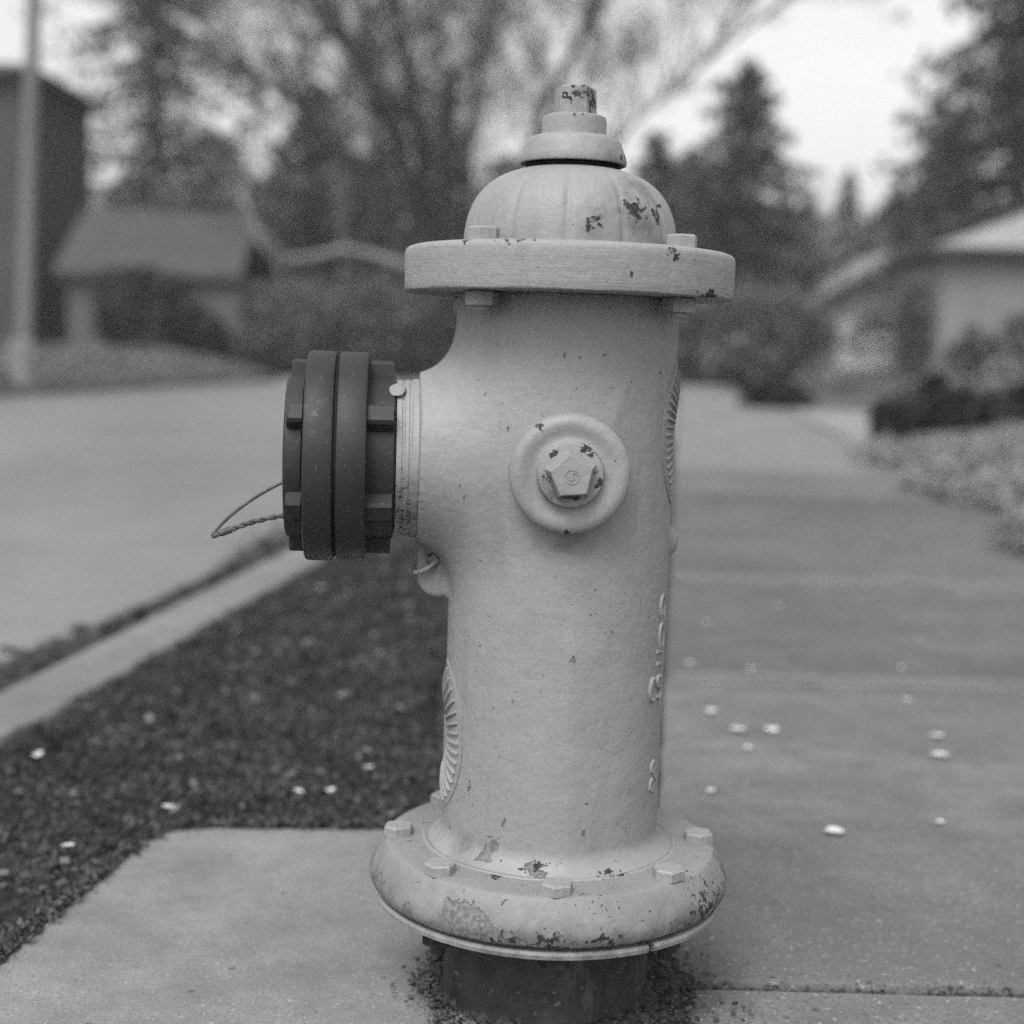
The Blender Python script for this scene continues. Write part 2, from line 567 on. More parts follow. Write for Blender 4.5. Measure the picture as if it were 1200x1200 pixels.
# hydrant pad ------------------------------------------------------
pad_m = concrete('pad_concrete', 0.315, 0.75, 0.16, 1.0)
pc = [(walk_edge(-1.2, V_SL - .001), -1.2), (walk_edge(.47, V_SL - .001), .462), (-0.38, .446), (-0.425, .442), (-0.452, .425), (-0.468, .38), (-0.487, .26), (-.505, .14), (-.53, -.02), (-.60, -.35), (-.72, -1.2)]
tag(slab('hydrant_pad', edge_pts(pc, 0.009, 0.007), 0.0, pad_m, None, 0.08, 0.007, 0.0012), kind='structure')

# =================================================================== FIRE HYDRANT
HYD = empty('fire_hydrant', (0, 0, 0), (0, R(0.45), R(1.5)))
tag(HYD, 'pale painted fire hydrant with chipped paint and dark side outlet cap on concrete pad', 'hydrant')

ZC = 0.494           # side outlet axis height
ZN = 0.4925          # front nozzle axis height
RB = 0.0985
def smin(a, b, k):
    h = np.clip(0.5 + 0.5 * (b - a) / k, 0, 1)
    return b * (1 - h) + a * h - k * h * (1 - h)
def barrel_sdf(x, y, z):
    r = np.sqrt(x * x + y * y)
    th = np.arctan2(x, -y)                       # 0 faces the camera
    rad = RB + 0.016 * np.clip(1 - (z - 0.146) / 0.022, 0, 1) ** 2.4
    arcl = (th - R(5)) * RB
    rad = rad + 0.0028 * np.clip(1 - np.abs(arcl) / 0.035, 0, 1) * np.clip((0.385 - z) / 0.04, 0, 1)
    rad = rad + 0.0007 * np.sin(9 * z + 2 * th) * np.sin(3 * th + 14 * z)
    body = r - rad
    cx_, sx_ = math.cos(R(3.5)), math.sin(R(3.5))
    xn = x * cx_ + y * sx_; yn = y * cx_ - x * sx_
    q = np.sqrt(yn * yn + (z - ZC) ** 2)
    neck = np.maximum(q - 0.0735, np.maximum(-0.1295 - xn, xn))
    d = smin(body, neck, 0.052)
    d = np.maximum(d, -0.1295 - xn)
    qn = np.sqrt(x * x + (z - ZN) ** 2)
    boss = np.maximum(qn - 0.0425, np.maximum(-0.1085 - y, y))
    d = smin(d, boss, 0.005)
    # ear for the cap chain, under the side outlet
    ex, ez = x + 0.108, z - 0.402
    ear2 = np.maximum(np.sqrt((ex) ** 2 + (np.maximum(0, np.abs(ez) - 0.012)) ** 2) - 0.019, ez - 0.035)
    ear = np.maximum(ear2, np.abs(y + 0.012) - 0.006)
    d = smin(d, ear, 0.008)
    hole = np.sqrt((x + 0.1125) ** 2 + (z - 0.405) ** 2) - 0.0062
    d = np.where((np.abs(y + 0.012) < 0.03), np.maximum(d, -hole), d)
    nub = np.sqrt((x - 0.098) ** 2 + (y - 0.012) ** 2 + ((z - 0.424) * 0.8) ** 2) - 0.0115
    d = smin(d, nub, 0.004)
    d = np.maximum(d, np.maximum(z - 0.642, 0.12 - z))
    return d
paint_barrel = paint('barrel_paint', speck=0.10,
    dark=[((0, -0.1, 0.69), 0.02, (1, 1, 1)), ((-0.03, -.11, .158), .020, (2.2, 1, .5)), ((.05, -.10, .15), .016, (1.5, 1, .4))],
    grey=[((-0.058, -0.088, 0.163), 0.022, (1.2, 1, 1)), ((-.02, -.11, .155), .02, (1, 1, .6))],
    grime_shade=[((0.0, -0.11, 0.432), 0.032, (1.2, 1, 0.6)), ((-.075, -.07, .158), .03, (1, 1, .5)), ((-.115, -.02, .41), .03, (1, 1, 1))])  # first entry paints in the shadow below the nozzle cap
V, F = surface_net(barrel_sdf, (-0.139, -0.128, 0.112), (0.128, 0.128, 0.65), 0.0032)
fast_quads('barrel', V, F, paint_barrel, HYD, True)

# -- embossed fans and marks on the barrel sides
def on_barrel(th, z, off=0.0):
    r = RB + off
    return Vector((r * math.sin(th), -r * math.cos(th), z))
paint_emb = paint('emblem_paint', speck=0.05)
def rib_mesh(p0, p1, w0, w1, off):
    """raised rib between two (theta,z) points, triangular section"""
    n = 6; v = []; f = []
    a0 = Vector((p0[0] * RB, p0[1])); a1 = Vector((p1[0] * RB, p1[1]))
    t = (a1 - a0).normalized(); s = Vector((-t.y, t.x))
    for i in range(n + 1):
        c = a0.lerp(a1, i / n); w = w0 + (w1 - w0) * i / n
        hgt = off * math.sin(PI * (0.08 + 0.84 * i / n)) ** 0.4
        for (k, hh) in ((-1, -0.001), (-0.4, hgt * .8), (0.4, hgt * .8), (1, -0.001)):
            q = c + s * (k * w)
            v.append(on_barrel(q.x / RB, q.y, hh))
    for i in range(n):
        for k in range(3):
            f.append((i * 4 + k, i * 4 + k + 1, (i + 1) * 4 + k + 1, (i + 1) * 4 + k))
    f += [(0, 3, 2, 1), tuple(n * 4 + k for k in range(4))]
    return v, f
def fan(cth, cz, side, r0, r1, n, span):
    """half sunburst emblem: raised rim and ribs"""
    rim = MB()
    m = 20
    pts = []
    for i in range(m + 1):
        a = -span + 2 * span * i / m
        rr = r1 * 1.10 * (1 - 0.10 * math.cos(a * 2))
        pts.append((cth + side * rr * math.cos(a) / RB, cz + rr * 0.92 * math.sin(a)))
    # low backing panel
    v = [on_barrel(cth, cz, 0.0012)]; f = []
    for (t, z) in pts: v.append(on_barrel(t, z, 0.0012))
    for (t, z) in pts: v.append(on_barrel(t, z, -0.001))
    for i in range(m):
        f.append((0, 1 + i, 2 + i)); f.append((1 + i, m + 2 + i, m + 3 + i, 2 + i))
    # subdivide the fan radially so that it follows the barrel
    v2 = []; f2 = []
    rings = 5
    for k in range(rings + 1):
        for (t, z) in pts:
            tt = cth + (t - cth) * k / rings; zz = cz + (z - cz) * k / rings
            v2.append(on_barrel(tt, zz, 0.0010))
    for (t, z) in pts: v2.append(on_barrel(t, z, -0.001))
    for k in range(rings + 1):
        for i in range(m):
            a = k * (m + 1) + i
            f2.append((a, a + 1, a + m + 2, a + m + 1))
    e = build('emblem', v2, f2, paint_emb, HYD, True, 40)
    for i in range(n):
        a = -span * 0.93 + 2 * span * 0.93 * i / (n - 1)
        rr = r1 * (1 - 0.10 * math.cos(a * 2))
        p0 = (cth + side * r0 * math.cos(a) / RB, cz + r0 * 0.92 * math.sin(a))
        p1 = (cth + side * rr * math.cos(a) / RB, cz + rr * 0.92 * math.sin(a))
        v, f = rib_mesh(p0, p1, 0.0013, 0.0024, 0.0050)
        build('rib', v, f, paint_emb, e, True, 50)
    return e
fan(-R(94), 0.246, 1, 0.034, 0.066, 15, R(74))
fan(R(92), 0.524, -1, 0.034, 0.062, 17, R(70))

def stroke(pts, w=0.0022, off=-0.0012, parent=None):
    pts = [(t - R(9), z) for (t, z) in pts]
    b = MB()
    P = [on_barrel(t, z, off * 0.25) for (t, z) in pts]
    b.tube(P, w, 6)
    return b.build('raised_mark', paint_emb, parent or HYD, True, 60)
def arcpts(ct, cz, rt, rz, a0, a1, n=8):
    return [(ct + rt / RB * math.cos(R(a0 + (a1 - a0) * i / n)), cz + rz * math.sin(R(a0 + (a1 - a0) * i / n))) for i in range(n + 1)]
t0 = R(66)
stroke(arcpts(R(67), 0.300, .006, .010, 60, 300))
stroke(arcpts(R(75), 0.305, .005, .005, 20, 250) + arcpts(R(75), 0.295, .005, .005, 90, -150))
for (zz, ln) in ((0.372, .010), (0.345, .012)):
    stroke(arcpts(R(76), zz, .006, ln, -60, 240))
stroke([(R(70), .333), (R(78), .331)]); stroke([(R(71), .322), (R(79), .319)])
for (t, z) in ((71, .228), (75, .222), (70, .212)):
    stroke(arcpts(R(t), z, .004, .006, -80, 200))

# -- base flange with its thin lower plate
paint_base = paint('base_flange_paint', base=PAINT * 0.84, speck=0.15,
    dark=[((0.0, -0.165, 0.112), 0.03, (1.0, 1, 0.7)), ((-.04, -.158, .110), .03, (1, 1, .5)), ((.04, -.16, .112), .025, (1, 1, .6)), ((.13, -.09, .12), .045, (1, 1, .8)), ((.155, -.02, .125), .03, (1, 1, 1)), ((-.05, -.11, .148), .010, (1.5, 1, .4))],
    grime_shade=[((0, 0, .112), 1.0, (.55, .55, .035))],
    grey=[((-0.072, -0.143, 0.122), 0.042, (1, 1, 0.95)), ((-0.120, -0.108, 0.108), 0.028, (1, 1, .8)), ((-.035, -.158, .108), .026, (1, 1, .8)), ((-.155, -.05, .11), .034, (1, 1, 1)), ((.10, -.12, .112), .02, (1, 1, 1)), ((0.004, -.163, .115), .018, (1, 1, 1)), ((.15, -.07, .115), .022, (1, 1, 1))])
def wob(a, z, r):
    return 1 + 0.004 * math.sin(3 * a + 1) + 0.0025 * math.sin(7 * a + 40 * z)
b = MB()
prof = [(0.0, 0.106), (0.15, 0.106), (0.1585, 0.1065)] + [(0.1615, 0.109), (0.1635, 0.1135), (0.1640, 0.118), (0.1634, 0.1215), (0.1622, 0.1255), (0.1600, 0.1300), (0.1550, 0.1382), (0.1512, 0.1440), (0.1503, 0.1452), (0.1490, 0.1461), (0.1475, 0.1466), (0.1440, 0.1470), (0.13, 0.1476), (0.11, 0.1485), (0.09, 0.1485)]
b.lathe(prof, 128, None, wob)
base = b.build('base_flange', paint_base, HYD, True, 24)
paint_plate = paint('base_plate_paint', base=0.36, speck=0.15, grime_shade=[((0, -.16, .093), .2, (1, 1, .3))])
b = MB()
v = []; f = []
n = 160
gap0, gap1 = R(29.5), R(31.8)          # the missing bit of the gasket plate at the front
prof2 = [(0.10, 0.094), (0.154, 0.0945), (0.1585, 0.0965), (0.1592, 0.1002), (0.1575, 0.1028), (0.150, 0.1034)]
for i in range(n + 1):
    a = gap1 + (2 * PI - (gap1 - gap0)) * i / n
    for (r, z) in prof2:
        rr = r * (1 + 0.004 * math.sin(2 * a + .5) + 0.004 * fbm(math.cos(a), math.sin(a), 9)) if r > .12 else r
        v.append((rr * math.sin(a), -rr * math.cos(a), z))
m = len(prof2)
for i in range(n):
    for k in range(m - 1):
        f.append((i * m + k, i * m + k + 1, (i + 1) * m + k + 1, (i + 1) * m + k))
f.append(tuple(range(m))); f.append(tuple(range(n * m + m - 1, n * m - 1, -1)))
build('base_plate', v, f, paint_plate, HYD, True, 40)

b = MB(); b.lathe([(0.1135, 0.1484), (0.1145, 0.1493), (0.1160, 0.1494), (0.1170, 0.1480)], 96, None, lambda a, z, r: 1 + .006 * math.sin(3 * a) + .004 * math.sin(13 * a))
b.build('weld_bead', paint_barrel, HYD, True, 60)
# hex bolts
def hexprof(b, r, h, M, bev=0.0015, n=6, a0=0.0):
    b.lathe([(0, 0), (r, 0), (r, h - bev), (r - bev, h), (0, h)], n, M, None, a0)
paint_bolt = paint('bolt_paint', base=PAINT * 1.02, dark=[((0, 0, 0), .3, (1, 1, 1))] if False else (), speck=0.1)
b = MB(); hexprof(b, 0.0140, 0.0092, None)
bolt_me = b.build('bolt', paint_bolt, HYD)
bolt_me.location = (0.1385, 0, 0.1472)
bolt_mesh = bolt_me.data
bpy.data.objects.remove(bolt_me)
rust = simple('rusty_iron', 0.035, 0.6, 60, 0.9, 200, 0.5, 0.002)
b = MB(); hexprof(b, 0.0135, 0.011, None); b.lathe([(0.0065, -0.009), (0.0065, 0.001)], 10)
nut_ob = b.build('nut', rust, None); nut_mesh = nut_ob.data; bpy.data.objects.remove(nut_ob)
for i in range(8):
    a = R(-90 + 45 * i)
    o = mesh_obj('bolt', bolt_mesh, base)
    o.location = (0.1385 * math.cos(a), 0.1385 * math.sin(a), 0.1466)
    o.rotation_euler = (0, 0, random.uniform(0, 1))
    a2 = a
    o = mesh_obj('nut', nut_mesh, base)
    o.location = (0.1385 * math.cos(a2), 0.1385 * math.sin(a2), 0.084)
    o.rotation_euler = (0, 0, random.uniform(0, 1))

# dark lower barrel going into the ground
k = NB('dark_iron')
c = k.mix(k.rng(k.noise(35, 6, .65), .3, .7, 0, 1), 0.026, 0.075)
c = k.mix(k.rng(k.noise(28, 6, .7, (1, 1, .35)), .56, .66, 0, .6), c, 0.13)
c = k.mix(k.rng(k.noise(120, 4, .6), .62, .70, 0, .8), c, 0.20)
low_m = k.done(c, 0.75, k.bump(k.noise(90, 5), .6, .003), .3)
b = MB()
b.lathe([(0.088, -0.09), (0.093, -0.02), (0.0945, 0.02), (0.0945, 0.05), (0.0945, 0.082), (0.100, 0.09), (0.106, 0.0945)], 96, None, lambda a, z, r: 1 + .006 * math.sin(5 * a + 60 * z))
b.build('lower_barrel', low_m, HYD, True, 50)

# -- bonnet flange
paint_fl = paint('bonnet_flange_paint', base=PAINT * 1.0, grain=(0.6, 0.6, 9),
    dark=[((-0.052, -0.135, 0.679), 0.022, (1.3, 1, 0.5)), ((-.095, -.11, .68), .014, (1, 1, .5)), ((.075, -.125, .672), .018, (1, 1, .5)), ((.11, -.09, .643), .03, (1, 1, .35)), ((.04, -.14, .655), .01, (1, 1, .5))])
b = MB()
prof = [(0.09, 0.6405), (0.138, 0.6405), (0.1436, 0.6408), (0.1446, 0.6414), (0.1450, 0.643), (0.1451, 0.650), (0.1452, 0.668), (0.1450, 0.6745), (0.1443, 0.6770), (0.1425, 0.6788), (0.139, 0.6800), (0.134, 0.6806), (0.09, 0.6812)]
b.lathe(prof, 144, None, lambda a, z, r: 1 + .002 * math.sin(3 * a + .7) + .0012 * math.sin(11 * a + 90 * z))
bf = b.build('bonnet_flange', paint_fl, HYD, True, 45)
b = MB(); hexprof(b, 0.0135, 0.0115, None); bb = b.build('bolt', paint_bolt, None); bb_mesh = bb.data; bpy.data.objects.remove(bb)
b = MB(); hexprof(b, 0.0140, 0.0125, None); b.lathe([(0.007, -0.004), (0.007, 0.001)], 10); bb = b.build('nut', paint_bolt, None); bn_mesh = bb.data; bpy.data.objects.remove(bb)
for i in range(4):
    a = R(-90 - 40.7 + 90 * i)
    x, y = 0.117 * math.cos(a), 0.117 * math.sin(a)
    o = mesh_obj('bolt', bb_mesh, bf); o.location = (x, y, 0.6805); o.rotation_euler = (0, 0, .3 + i)
    o = mesh_obj('nut', bn_mesh, bf); o.location = (x, y, 0.6280); o.rotation_euler = (0, 0, .1 + i)

# -- fluted dome
paint_dome = paint('bonnet_paint', base=PAINT * 0.97,
    dark=[((0.052, -0.080, 0.712), 0.030, (.9, 1, .9)), ((0.012, -0.092, 0.697), 0.014, (1, 1, 1)), ((.072, -.06, .715), .03, (.5, 1, 1))],
    grime_shade=[((0.055, -0.075, 0.71), 0.04, (1, 1, 1)), ((.06, -.06, .735), .03, (1, 1, .6)), ((.012, -.09, .70), .022, (.7, 1, 1))])
prof = [(0.0945, 0.678), (0.0942, 0.690), (0.0930, 0.700), (0.0905, 0.710), (0.0868, 0.7195), (0.0815, 0.728), (0.0745, 0.7355), (0.066, 0.7418), (0.056, 0.7466), (0.045, 0.750), (0.036, 0.752), (0.0, 0.753)]
def flute(a, z, r):
    p = (a * 12 / (2 * PI) + 0.18) % 1.0
    d = min(p, 1 - p)
    gz = 1.0 if z < .742 else max(0, 1 - (z - .742) / .008)
    return 1 - gz * (0.020 * math.exp(-(d / 0.055) ** 2) + 0.006 * (1 - math.sin(PI * p)))
prof_f = []
for (r0, z0), (r1, z1) in zip(prof, prof[1:]):
    for i in range(3): prof_f.append((r0 + (r1 - r0) * i / 3, z0 + (z1 - z0) * i / 3))
prof_f.append(prof[-1])
# round the profile a little
for _ in range(2):
    prof_f = [prof_f[0]] + [((p[0] + 2 * q[0] + r[0]) / 4, (p[1] + 2 * q[1] + r[1]) / 4) for p, q, r in zip(prof_f, prof_f[1:], prof_f[2:])] + [prof_f[-1]]
b = MB(); b.lathe(prof_f, 288, None, flute)
b.build('bonnet', paint_dome, HYD, True, 60)

# -- operating nut with its weather cap
paint_top = paint('operating_nut_paint', base=PAINT * 1.0, speck=.1,
    dark=[((0.0, -0.015, 0.815), 0.018, (1, 1, .9)), ((.016, -.008, .81), .022, (1, 1, 1)), ((0, -.03, .796), .012, (1.2, 1, .5)), ((.04, -.02, .76), .02, (1, 1, .5))],
    grime_shade=[((0.035, -0.03, 0.764), 0.022, (1, 1, .8)), ((0.01, -0.015, 0.812), .02, (1, 1, 1))])
b = MB()
b.lathe([(0.030, 0.7585), (0.0425, 0.757), (0.0455, 0.7548), (0.0470, 0.7555), (0.0474, 0.758), (0.0460, 0.7635), (0.0428, 0.7715), (0.0415, 0.7748), (0.0395, 0.7772), (0.0355, 0.7786), (0.0288, 0.7794), (0.0284, 0.7815), (0.0284, 0.7925), (0.0276, 0.7958), (0.0250, 0.7972), (0.0, 0.7975)], 96, None, lambda a, z, r: 1 + .004 * math.sin(2 * a))
wc = b.build('weather_cap', paint_top, HYD, True, 40)
b = MB()
def pent(r0, r1, z0, z1, M=None, a0=0.0, bev=0.0012):
    b.lathe([(0, z0), (r0, z0), (r0 + (r1 - r0) * .4, z0 + (z1 - z0) * .4), (r1, z1 - bev), (r1 - bev, z1), (0, z1 + .0003)], 5, M, None, a0)
pent(0.0200, 0.0187, 0.797, 0.8215, None, R(-62))
b.build('operating_nut', paint_top, HYD)
rub = simple('black_seal', 0.012, .3, 40, .8)
b = MB(); b.lathe([(0.040, 0.7485), (0.041, 0.750), (0.041, 0.7575), (0.030, 0.7585)], 72)
b.build('seal', rub, HYD, True, 40)

# -- front nozzle cap; built along +z then turned to face -y
Mf = Matrix.Translation((0, -0.1075, ZN)) @ Matrix.Rotation(R(90), 4, 'X')
paint_nc = paint('nozzle_cap_paint', base=PAINT * 1.0, speck=.08,
    dark=[((-0.025, -0.117, ZN + .037), 0.008, (1, 1, 1)), ((0.012, -0.125, ZN + .021), 0.013, (1.2, 1, .8)), ((0.022, -0.125, ZN - .006), 0.012, (.8, 1, 1)), ((-0.014, -0.125, ZN + .018), 0.009, (1, 1, 1)), ((0, -.128, ZN - .017), .014, (1.5, 1, .5)), ((-.02, -.128, ZN - .004), .011, (.7, 1, 1.2)), ((-.0, -.12, ZN - .05), .012, (2, 1, .5))],
    grime_shade=[((-0.006, -0.128, ZN - 0.022), 0.020, (1.2, 1, .8)), ((-.02, -.128, ZN - .01), .014, (1, 1, 1))])
b = MB()
prof = [(0.040, -0.014), (0.0485, -0.0135), (0.0496, -0.0125), (0.0500, -0.002), (0.0499, 0.0045), (0.0492, 0.0078), (0.0470, 0.0098), (0.0440, 0.0115), (0.0405, 0.0118), (0.0365, 0.0108), (0.0325, 0.0098), (0.0295, 0.0098), (0.0282, 0.0104), (0.0274, 0.0125), (0.0270, 0.0150), (0.0262, 0.0166), (0.0245, 0.0172), (0.0, 0.0175)]
b.lathe(prof, 96, Mf, lambda a, z, r: 1 + .003 * math.sin(2 * a + 1) + .002 * math.sin(5 * a))
ncap = b.build('nozzle_cap', paint_nc, HYD, True, 40)
b = MB()
pent(0.0226, 0.0182, 0.016, 0.0330, Mf, R(96), .0006)
# nut face with a round recess: add the ring and floor by hand
ncut = b.build('cap_nut', paint_nc, ncap)
rec = MB()
rec.lathe([(0.0061, 0.0331), (0.0060, 0.0338), (0.0053, 0.0338), (0.0050, 0.0331), (0.0, 0.0329)], 28, Mf)
rec.build('nut_centre_mark', paint_nc, ncap, True, 50)
cu = bpy.data.curves.new('letter', 'FONT'); cu.body = 'S'; cu.size = 0.0110; cu.extrude = 0.0005
cu.align_x = 'CENTER'; cu.align_y = 'CENTER'
to = bpy.data.objects.new('letter', cu); COL.objects.link(to)
bpy.context.view_layer.update()
tme = bpy.data.meshes.new_from_object(to.evaluated_get(bpy.context.evaluated_depsgraph_get()))
bpy.data.objects.remove(to)
tme.materials.clear(); tme.materials.append(paint_nc)
tme.transform(Mf @ Matrix.Translation((0, 0, 0.0336)) @ Matrix.Rotation(R(-40), 4, 'Z'))
mesh_obj('raised_letter', tme, ncap)

# -- side outlet: painted collar, dark adapter and quarter-turn cap (axis along -x)
RZ = Matrix.Rotation(R(3.5), 4, 'Z')
Ms = RZ @ Matrix.Translation((-0.0025, 0, ZC)) @ Matrix.Rotation(R(-90), 4, 'Y')     # +z -> -x
collar_m = paint('collar_paint', base=0.38, speck=.2, dark=[((-.135, 0, ZC - .07), .05, (1, 1.4, .6))], grime_shade=[((-.135, -.06, ZC - .035), .04, (1, 1, 1))])
b = MB()
b.lathe([(0.060, 0.1255), (0.0690, 0.1265), (0.0700, 0.1275), (0.0700, 0.1325), (0.0685, 0.1338), (0.0685, 0.1352), (0.0693, 0.1362), (0.0693, 0.1390), (0.0680, 0.1400), (0.0680, 0.1412), (0.0690, 0.1422), (0.0690, 0.1465), (0.060, 0.1475)], 96, Ms)
b.build('outlet_collar', collar_m, HYD, True, 30)
k = NB('anodised_dark')
base_c = k.mix(k.rng(k.noise(18, 5, .6), .3, .7, 0, 1), 0.026, 0.040)
base_c = k.mix(k.math('MULTIPLY', k.spot((-.215, -.075, ZC + .036), .036, (1, 1, 1)), k.rng(k.noise(70, 8, .8, (1, .5, 1.6), 'Object', .2), .55, .63, 0, .5)), base_c, 0.30)
base_c = k.mix(k.math('MULTIPLY', k.spot((-.18, -.02, ZC - .088), .05, (1.2, 1.4, .35)), k.rng(k.noise(70, 6, .7), .4, .6, 0, .8)), base_c, 0.33)
base_c = k.mix(k.math('MULTIPLY', k.spot((-.155, -.0, ZC + .085), .03, (1, 1, .7)), k.rng(k.noise(90, 5, .6), .45, .55, 0, .8)), base_c, 0.30)
base_c = k.mix(k.rng(k.noise(500, 2), .70, .74, 0, .6), base_c, 0.35)
alu = k.done(base_c, 0.55, k.bump(k.noise(300, 3), .2, .0007), 0.32)
def lugset(parent, s0, s1, rin, rout, wd, n=6, off=0):
    # one lug mesh, six copies turned about the axis
    L = MB()
    pr = [(rin - .004, -wd * .62), (rin + (rout - rin) * .8, -wd * .5), (rout, -wd * .36), (rout, wd * .36), (rin + (rout - rin) * .8, wd * .5), (rin - .004, wd * .62)]
    e = 0.002
    v = []
    for (s, q) in ((s0, 1), (s1 - e, 1), (s1, .93)):
        for (r, w) in pr: v.append((rin - .004 + (r - rin + .004) * q, w * (0.9 if q < 1 else 1), s))
    m = len(pr); f = []
    for i in range(2):
        for j in range(m):
            jj = (j + 1) % m
            f.append((i * m + j, i * m + jj, (i + 1) * m + jj, (i + 1) * m + j))
    f += [tuple(range(m - 1, -1, -1)), tuple(range(2 * m, 3 * m))]
    lm = build('lug', v, f, alu, mesh_only=True)
    for i in range(n):
        o = mesh_obj('lug', lm, parent)
        o.matrix_local = Ms @ Matrix.Rotation(R(off + 60 * i), 4, 'Z')
def tapered(s0, s1, R_, rin, cham=0.0022):
    return [(rin, s0), (R_ - cham, s0), (R_ - cham * .3, s0 + cham * .3), (R_, s0 + cham), (R_, s1 - cham), (R_ - cham * .3, s1 - cham * .3), (R_ - cham, s1), (rin, s1)]
b = MB()
b.lathe([(0.05, 0.1470), (0.0705, 0.1475), (0.0718, 0.1490), (0.0718, 0.1725), (0.05, 0.173)], 120, Ms)
adap = b.build('outlet_adapter', alu, HYD, True, 35)
b = MB(); b.lathe(tapered(0.1715, 0.1968, 0.0922, 0.06), 144, Ms); b.build('adapter_ring', alu, adap, True, 35)
lugset(adap, 0.1735, 0.1515, 0.0715, 0.0850, 0.0185)
b = MB()
b.lathe([(0.05, 0.226), (0.0722, 0.2265), (0.0722, 0.2375), (0.0715, 0.2400), (0.0700, 0.2412), (0.060, 0.2420), (0.0, 0.2420)], 120, Ms)
ocap = b.build('outlet_cap', alu, HYD, True, 35)
b = MB(); b.lathe(tapered(0.1990, 0.2245, 0.0925, 0.055, .0035), 144, Ms); b.build('cap_ring', alu, ocap, True, 35)
b = MB(); b.lathe([(0.06, 0.1955), (0.0885, 0.1955), (0.0885, 0.2005), (0.06, 0.2005)], 96, Ms); b.build('gasket', rub, ocap, True, 40)
lugset(ocap, 0.2255, 0.2385, 0.0715, 0.0845, 0.0185)
steel = simple('weathered_wire', 0.11, .5, 120, .5, 300, .4, .001)
def bez(p, n=24):
    p = [RZ @ Vector(q) for q in p]; o = []
    for i in range(n + 1):
        t = i / n
        q = list(p)
        while len(q) > 1: q = [a.lerp(b_, t) for a, b_ in zip(q, q[1:])]
        o.append(q[0])
    return o
w1 = bez([(-.236, -.045, .478), (-.262, -.050, .467), (-.288, -.055, .449), (-.302, -.055, .431), (-.3025, -.055, .4275)])
w2 = bez([(-.3025, -.055, .4275), (-.290, -.055, .431), (-.268, -.052, .444), (-.236, -.045, .446)])
b = MB(); b.tube(w1, 0.0015, 8); b.tube(w1[-2:] + w2[1:4], .0021, 8)
lp = b.build('wire_loop', steel, ocap, True, 60)
b = MB()
for ph in (0, PI):
    b.tube([p + Vector((0, math.cos(i * 1.2 + ph), math.sin(i * 1.2 + ph))) * .0013 for i, p in enumerate(w2)], .0015, 6)
b.tube(w2[4:9], .0030, 8)
b.build('twisted_wire', steel, ocap, True, 60)
# white paint run on the adapter lip
whitep = paint('white_paint_blob', base=.36)
b = MB(); b.lathe([(0, -.003), (.0085, -.002), (.0098, .0), (.0085, .0022), (.0045, .0034), (0, .0038)], 20, RZ @ Matrix.Translation((-.1492, -.0375, ZC + .0612)) @ Matrix.Rotation(R(31.5), 4, 'X') @ Matrix.Diagonal((.7, 1.1, .2, 1)), lambda a, z, r: 1 + .08 * math.sin(2 * a + 1) + .04 * math.sin(5 * a))
b.build('paint_blob', whitep, HYD, True)
# ring through the ear
b = MB()
rp = []
for i in range(25):
    a = 2 * PI * i / 24
    rp.append(Vector((-.1205 + .0125 * math.cos(a), -.012 - .016 * math.sin(a) * .9, .4005 + .0065 * math.cos(a) - .004 * math.sin(a))))
b.tube(rp, 0.0021, 8, False)
b.build('chain_ring', paint('ring_paint', .36, speck=.3), HYD, True)

# =================================================================== loose ground things
# dirt around the foot
def dirt():
    v = []; f = []
    nr, na = 14, 90
    for i in range(nr + 1):
        for j in range(na):
            a = 2 * PI * j / na
            wide = 0.118 + 0.055 * max(0, math.cos(a)) + 0.018 * fbm(math.cos(a), math.sin(a), 3)
            r = 0.09 + (wide - 0.09) * i / nr
            x, y = r * math.cos(a), r * math.sin(a)
            z = 0.012 * (1 - i / nr) - 0.005 * (i / nr) + 0.010 * fbm(x, y, 90, 6)
            v.append((x, y, z))
    for i in range(nr):
        for j in range(na):
            jj = (j + 1) % na
            f.append((i * na + j, (i + 1) * na + j, (i + 1) * na + jj, i * na + jj))
    return build('loose_soil', v, f, simple('dark_dirt', .07, .75, 140, .95, 300, 1.0, .004), None, True)
tag(dirt(), 'dark soil and grit gathered round the foot of the hydrant', 'soil', kind='stuff')

ICO = [(0, 0, 1)] + [(.894 * math.cos(R(72 * i)), .894 * math.sin(R(72 * i)), .447) for i in range(5)] + [(.894 * math.cos(R(72 * i + 36)), .894 * math.sin(R(72 * i + 36)), -.447) for i in range(5)] + [(0, 0, -1)]
ICOF = [(0, 1 + i, 1 + (i + 1) % 5) for i in range(5)] + [(1 + i, 6 + i, 1 + (i + 1) % 5) for i in range(5)] + [(6 + i, 6 + (i + 1) % 5, 1 + (i + 1) % 5) for i in range(5)] + [(11, 6 + (i + 1) % 5, 6 + i) for i in range(5)]
def pebbles(name, pts, mat):
    V = []; F = []
    for (x, y, z, s) in pts:
        o = len(V)
        M = Matrix.Rotation(random.random() * 6.3, 3, 'Z')
        sx, sy, sz = s * random.uniform(.7, 1.3), s * random.uniform(.6, 1.1), s * random.uniform(.4, .8)
        for p in ICO:
            j = random.uniform(.75, 1.2)
            q = M @ Vector((p[0] * sx * j, p[1] * sy * j, p[2] * sz * j))
            V.append((x + q.x, y + q.y, z + q.z))
        F += [tuple(i + o for i in q) for q in ICOF]
    return fast_quads(name, V, F, mat)
pp = []
for i in range(2200):
    a = random.uniform(0, 2 * PI)
    r = 0.098 + abs(random.gauss(0, .016)) * (2.6 if math.cos(a) > .2 else 1)
    pp.append((r * math.cos(a), r * math.sin(a), .003 + random.random() * .004, random.choice((.0008, .0010, .0014, .002, .003))))
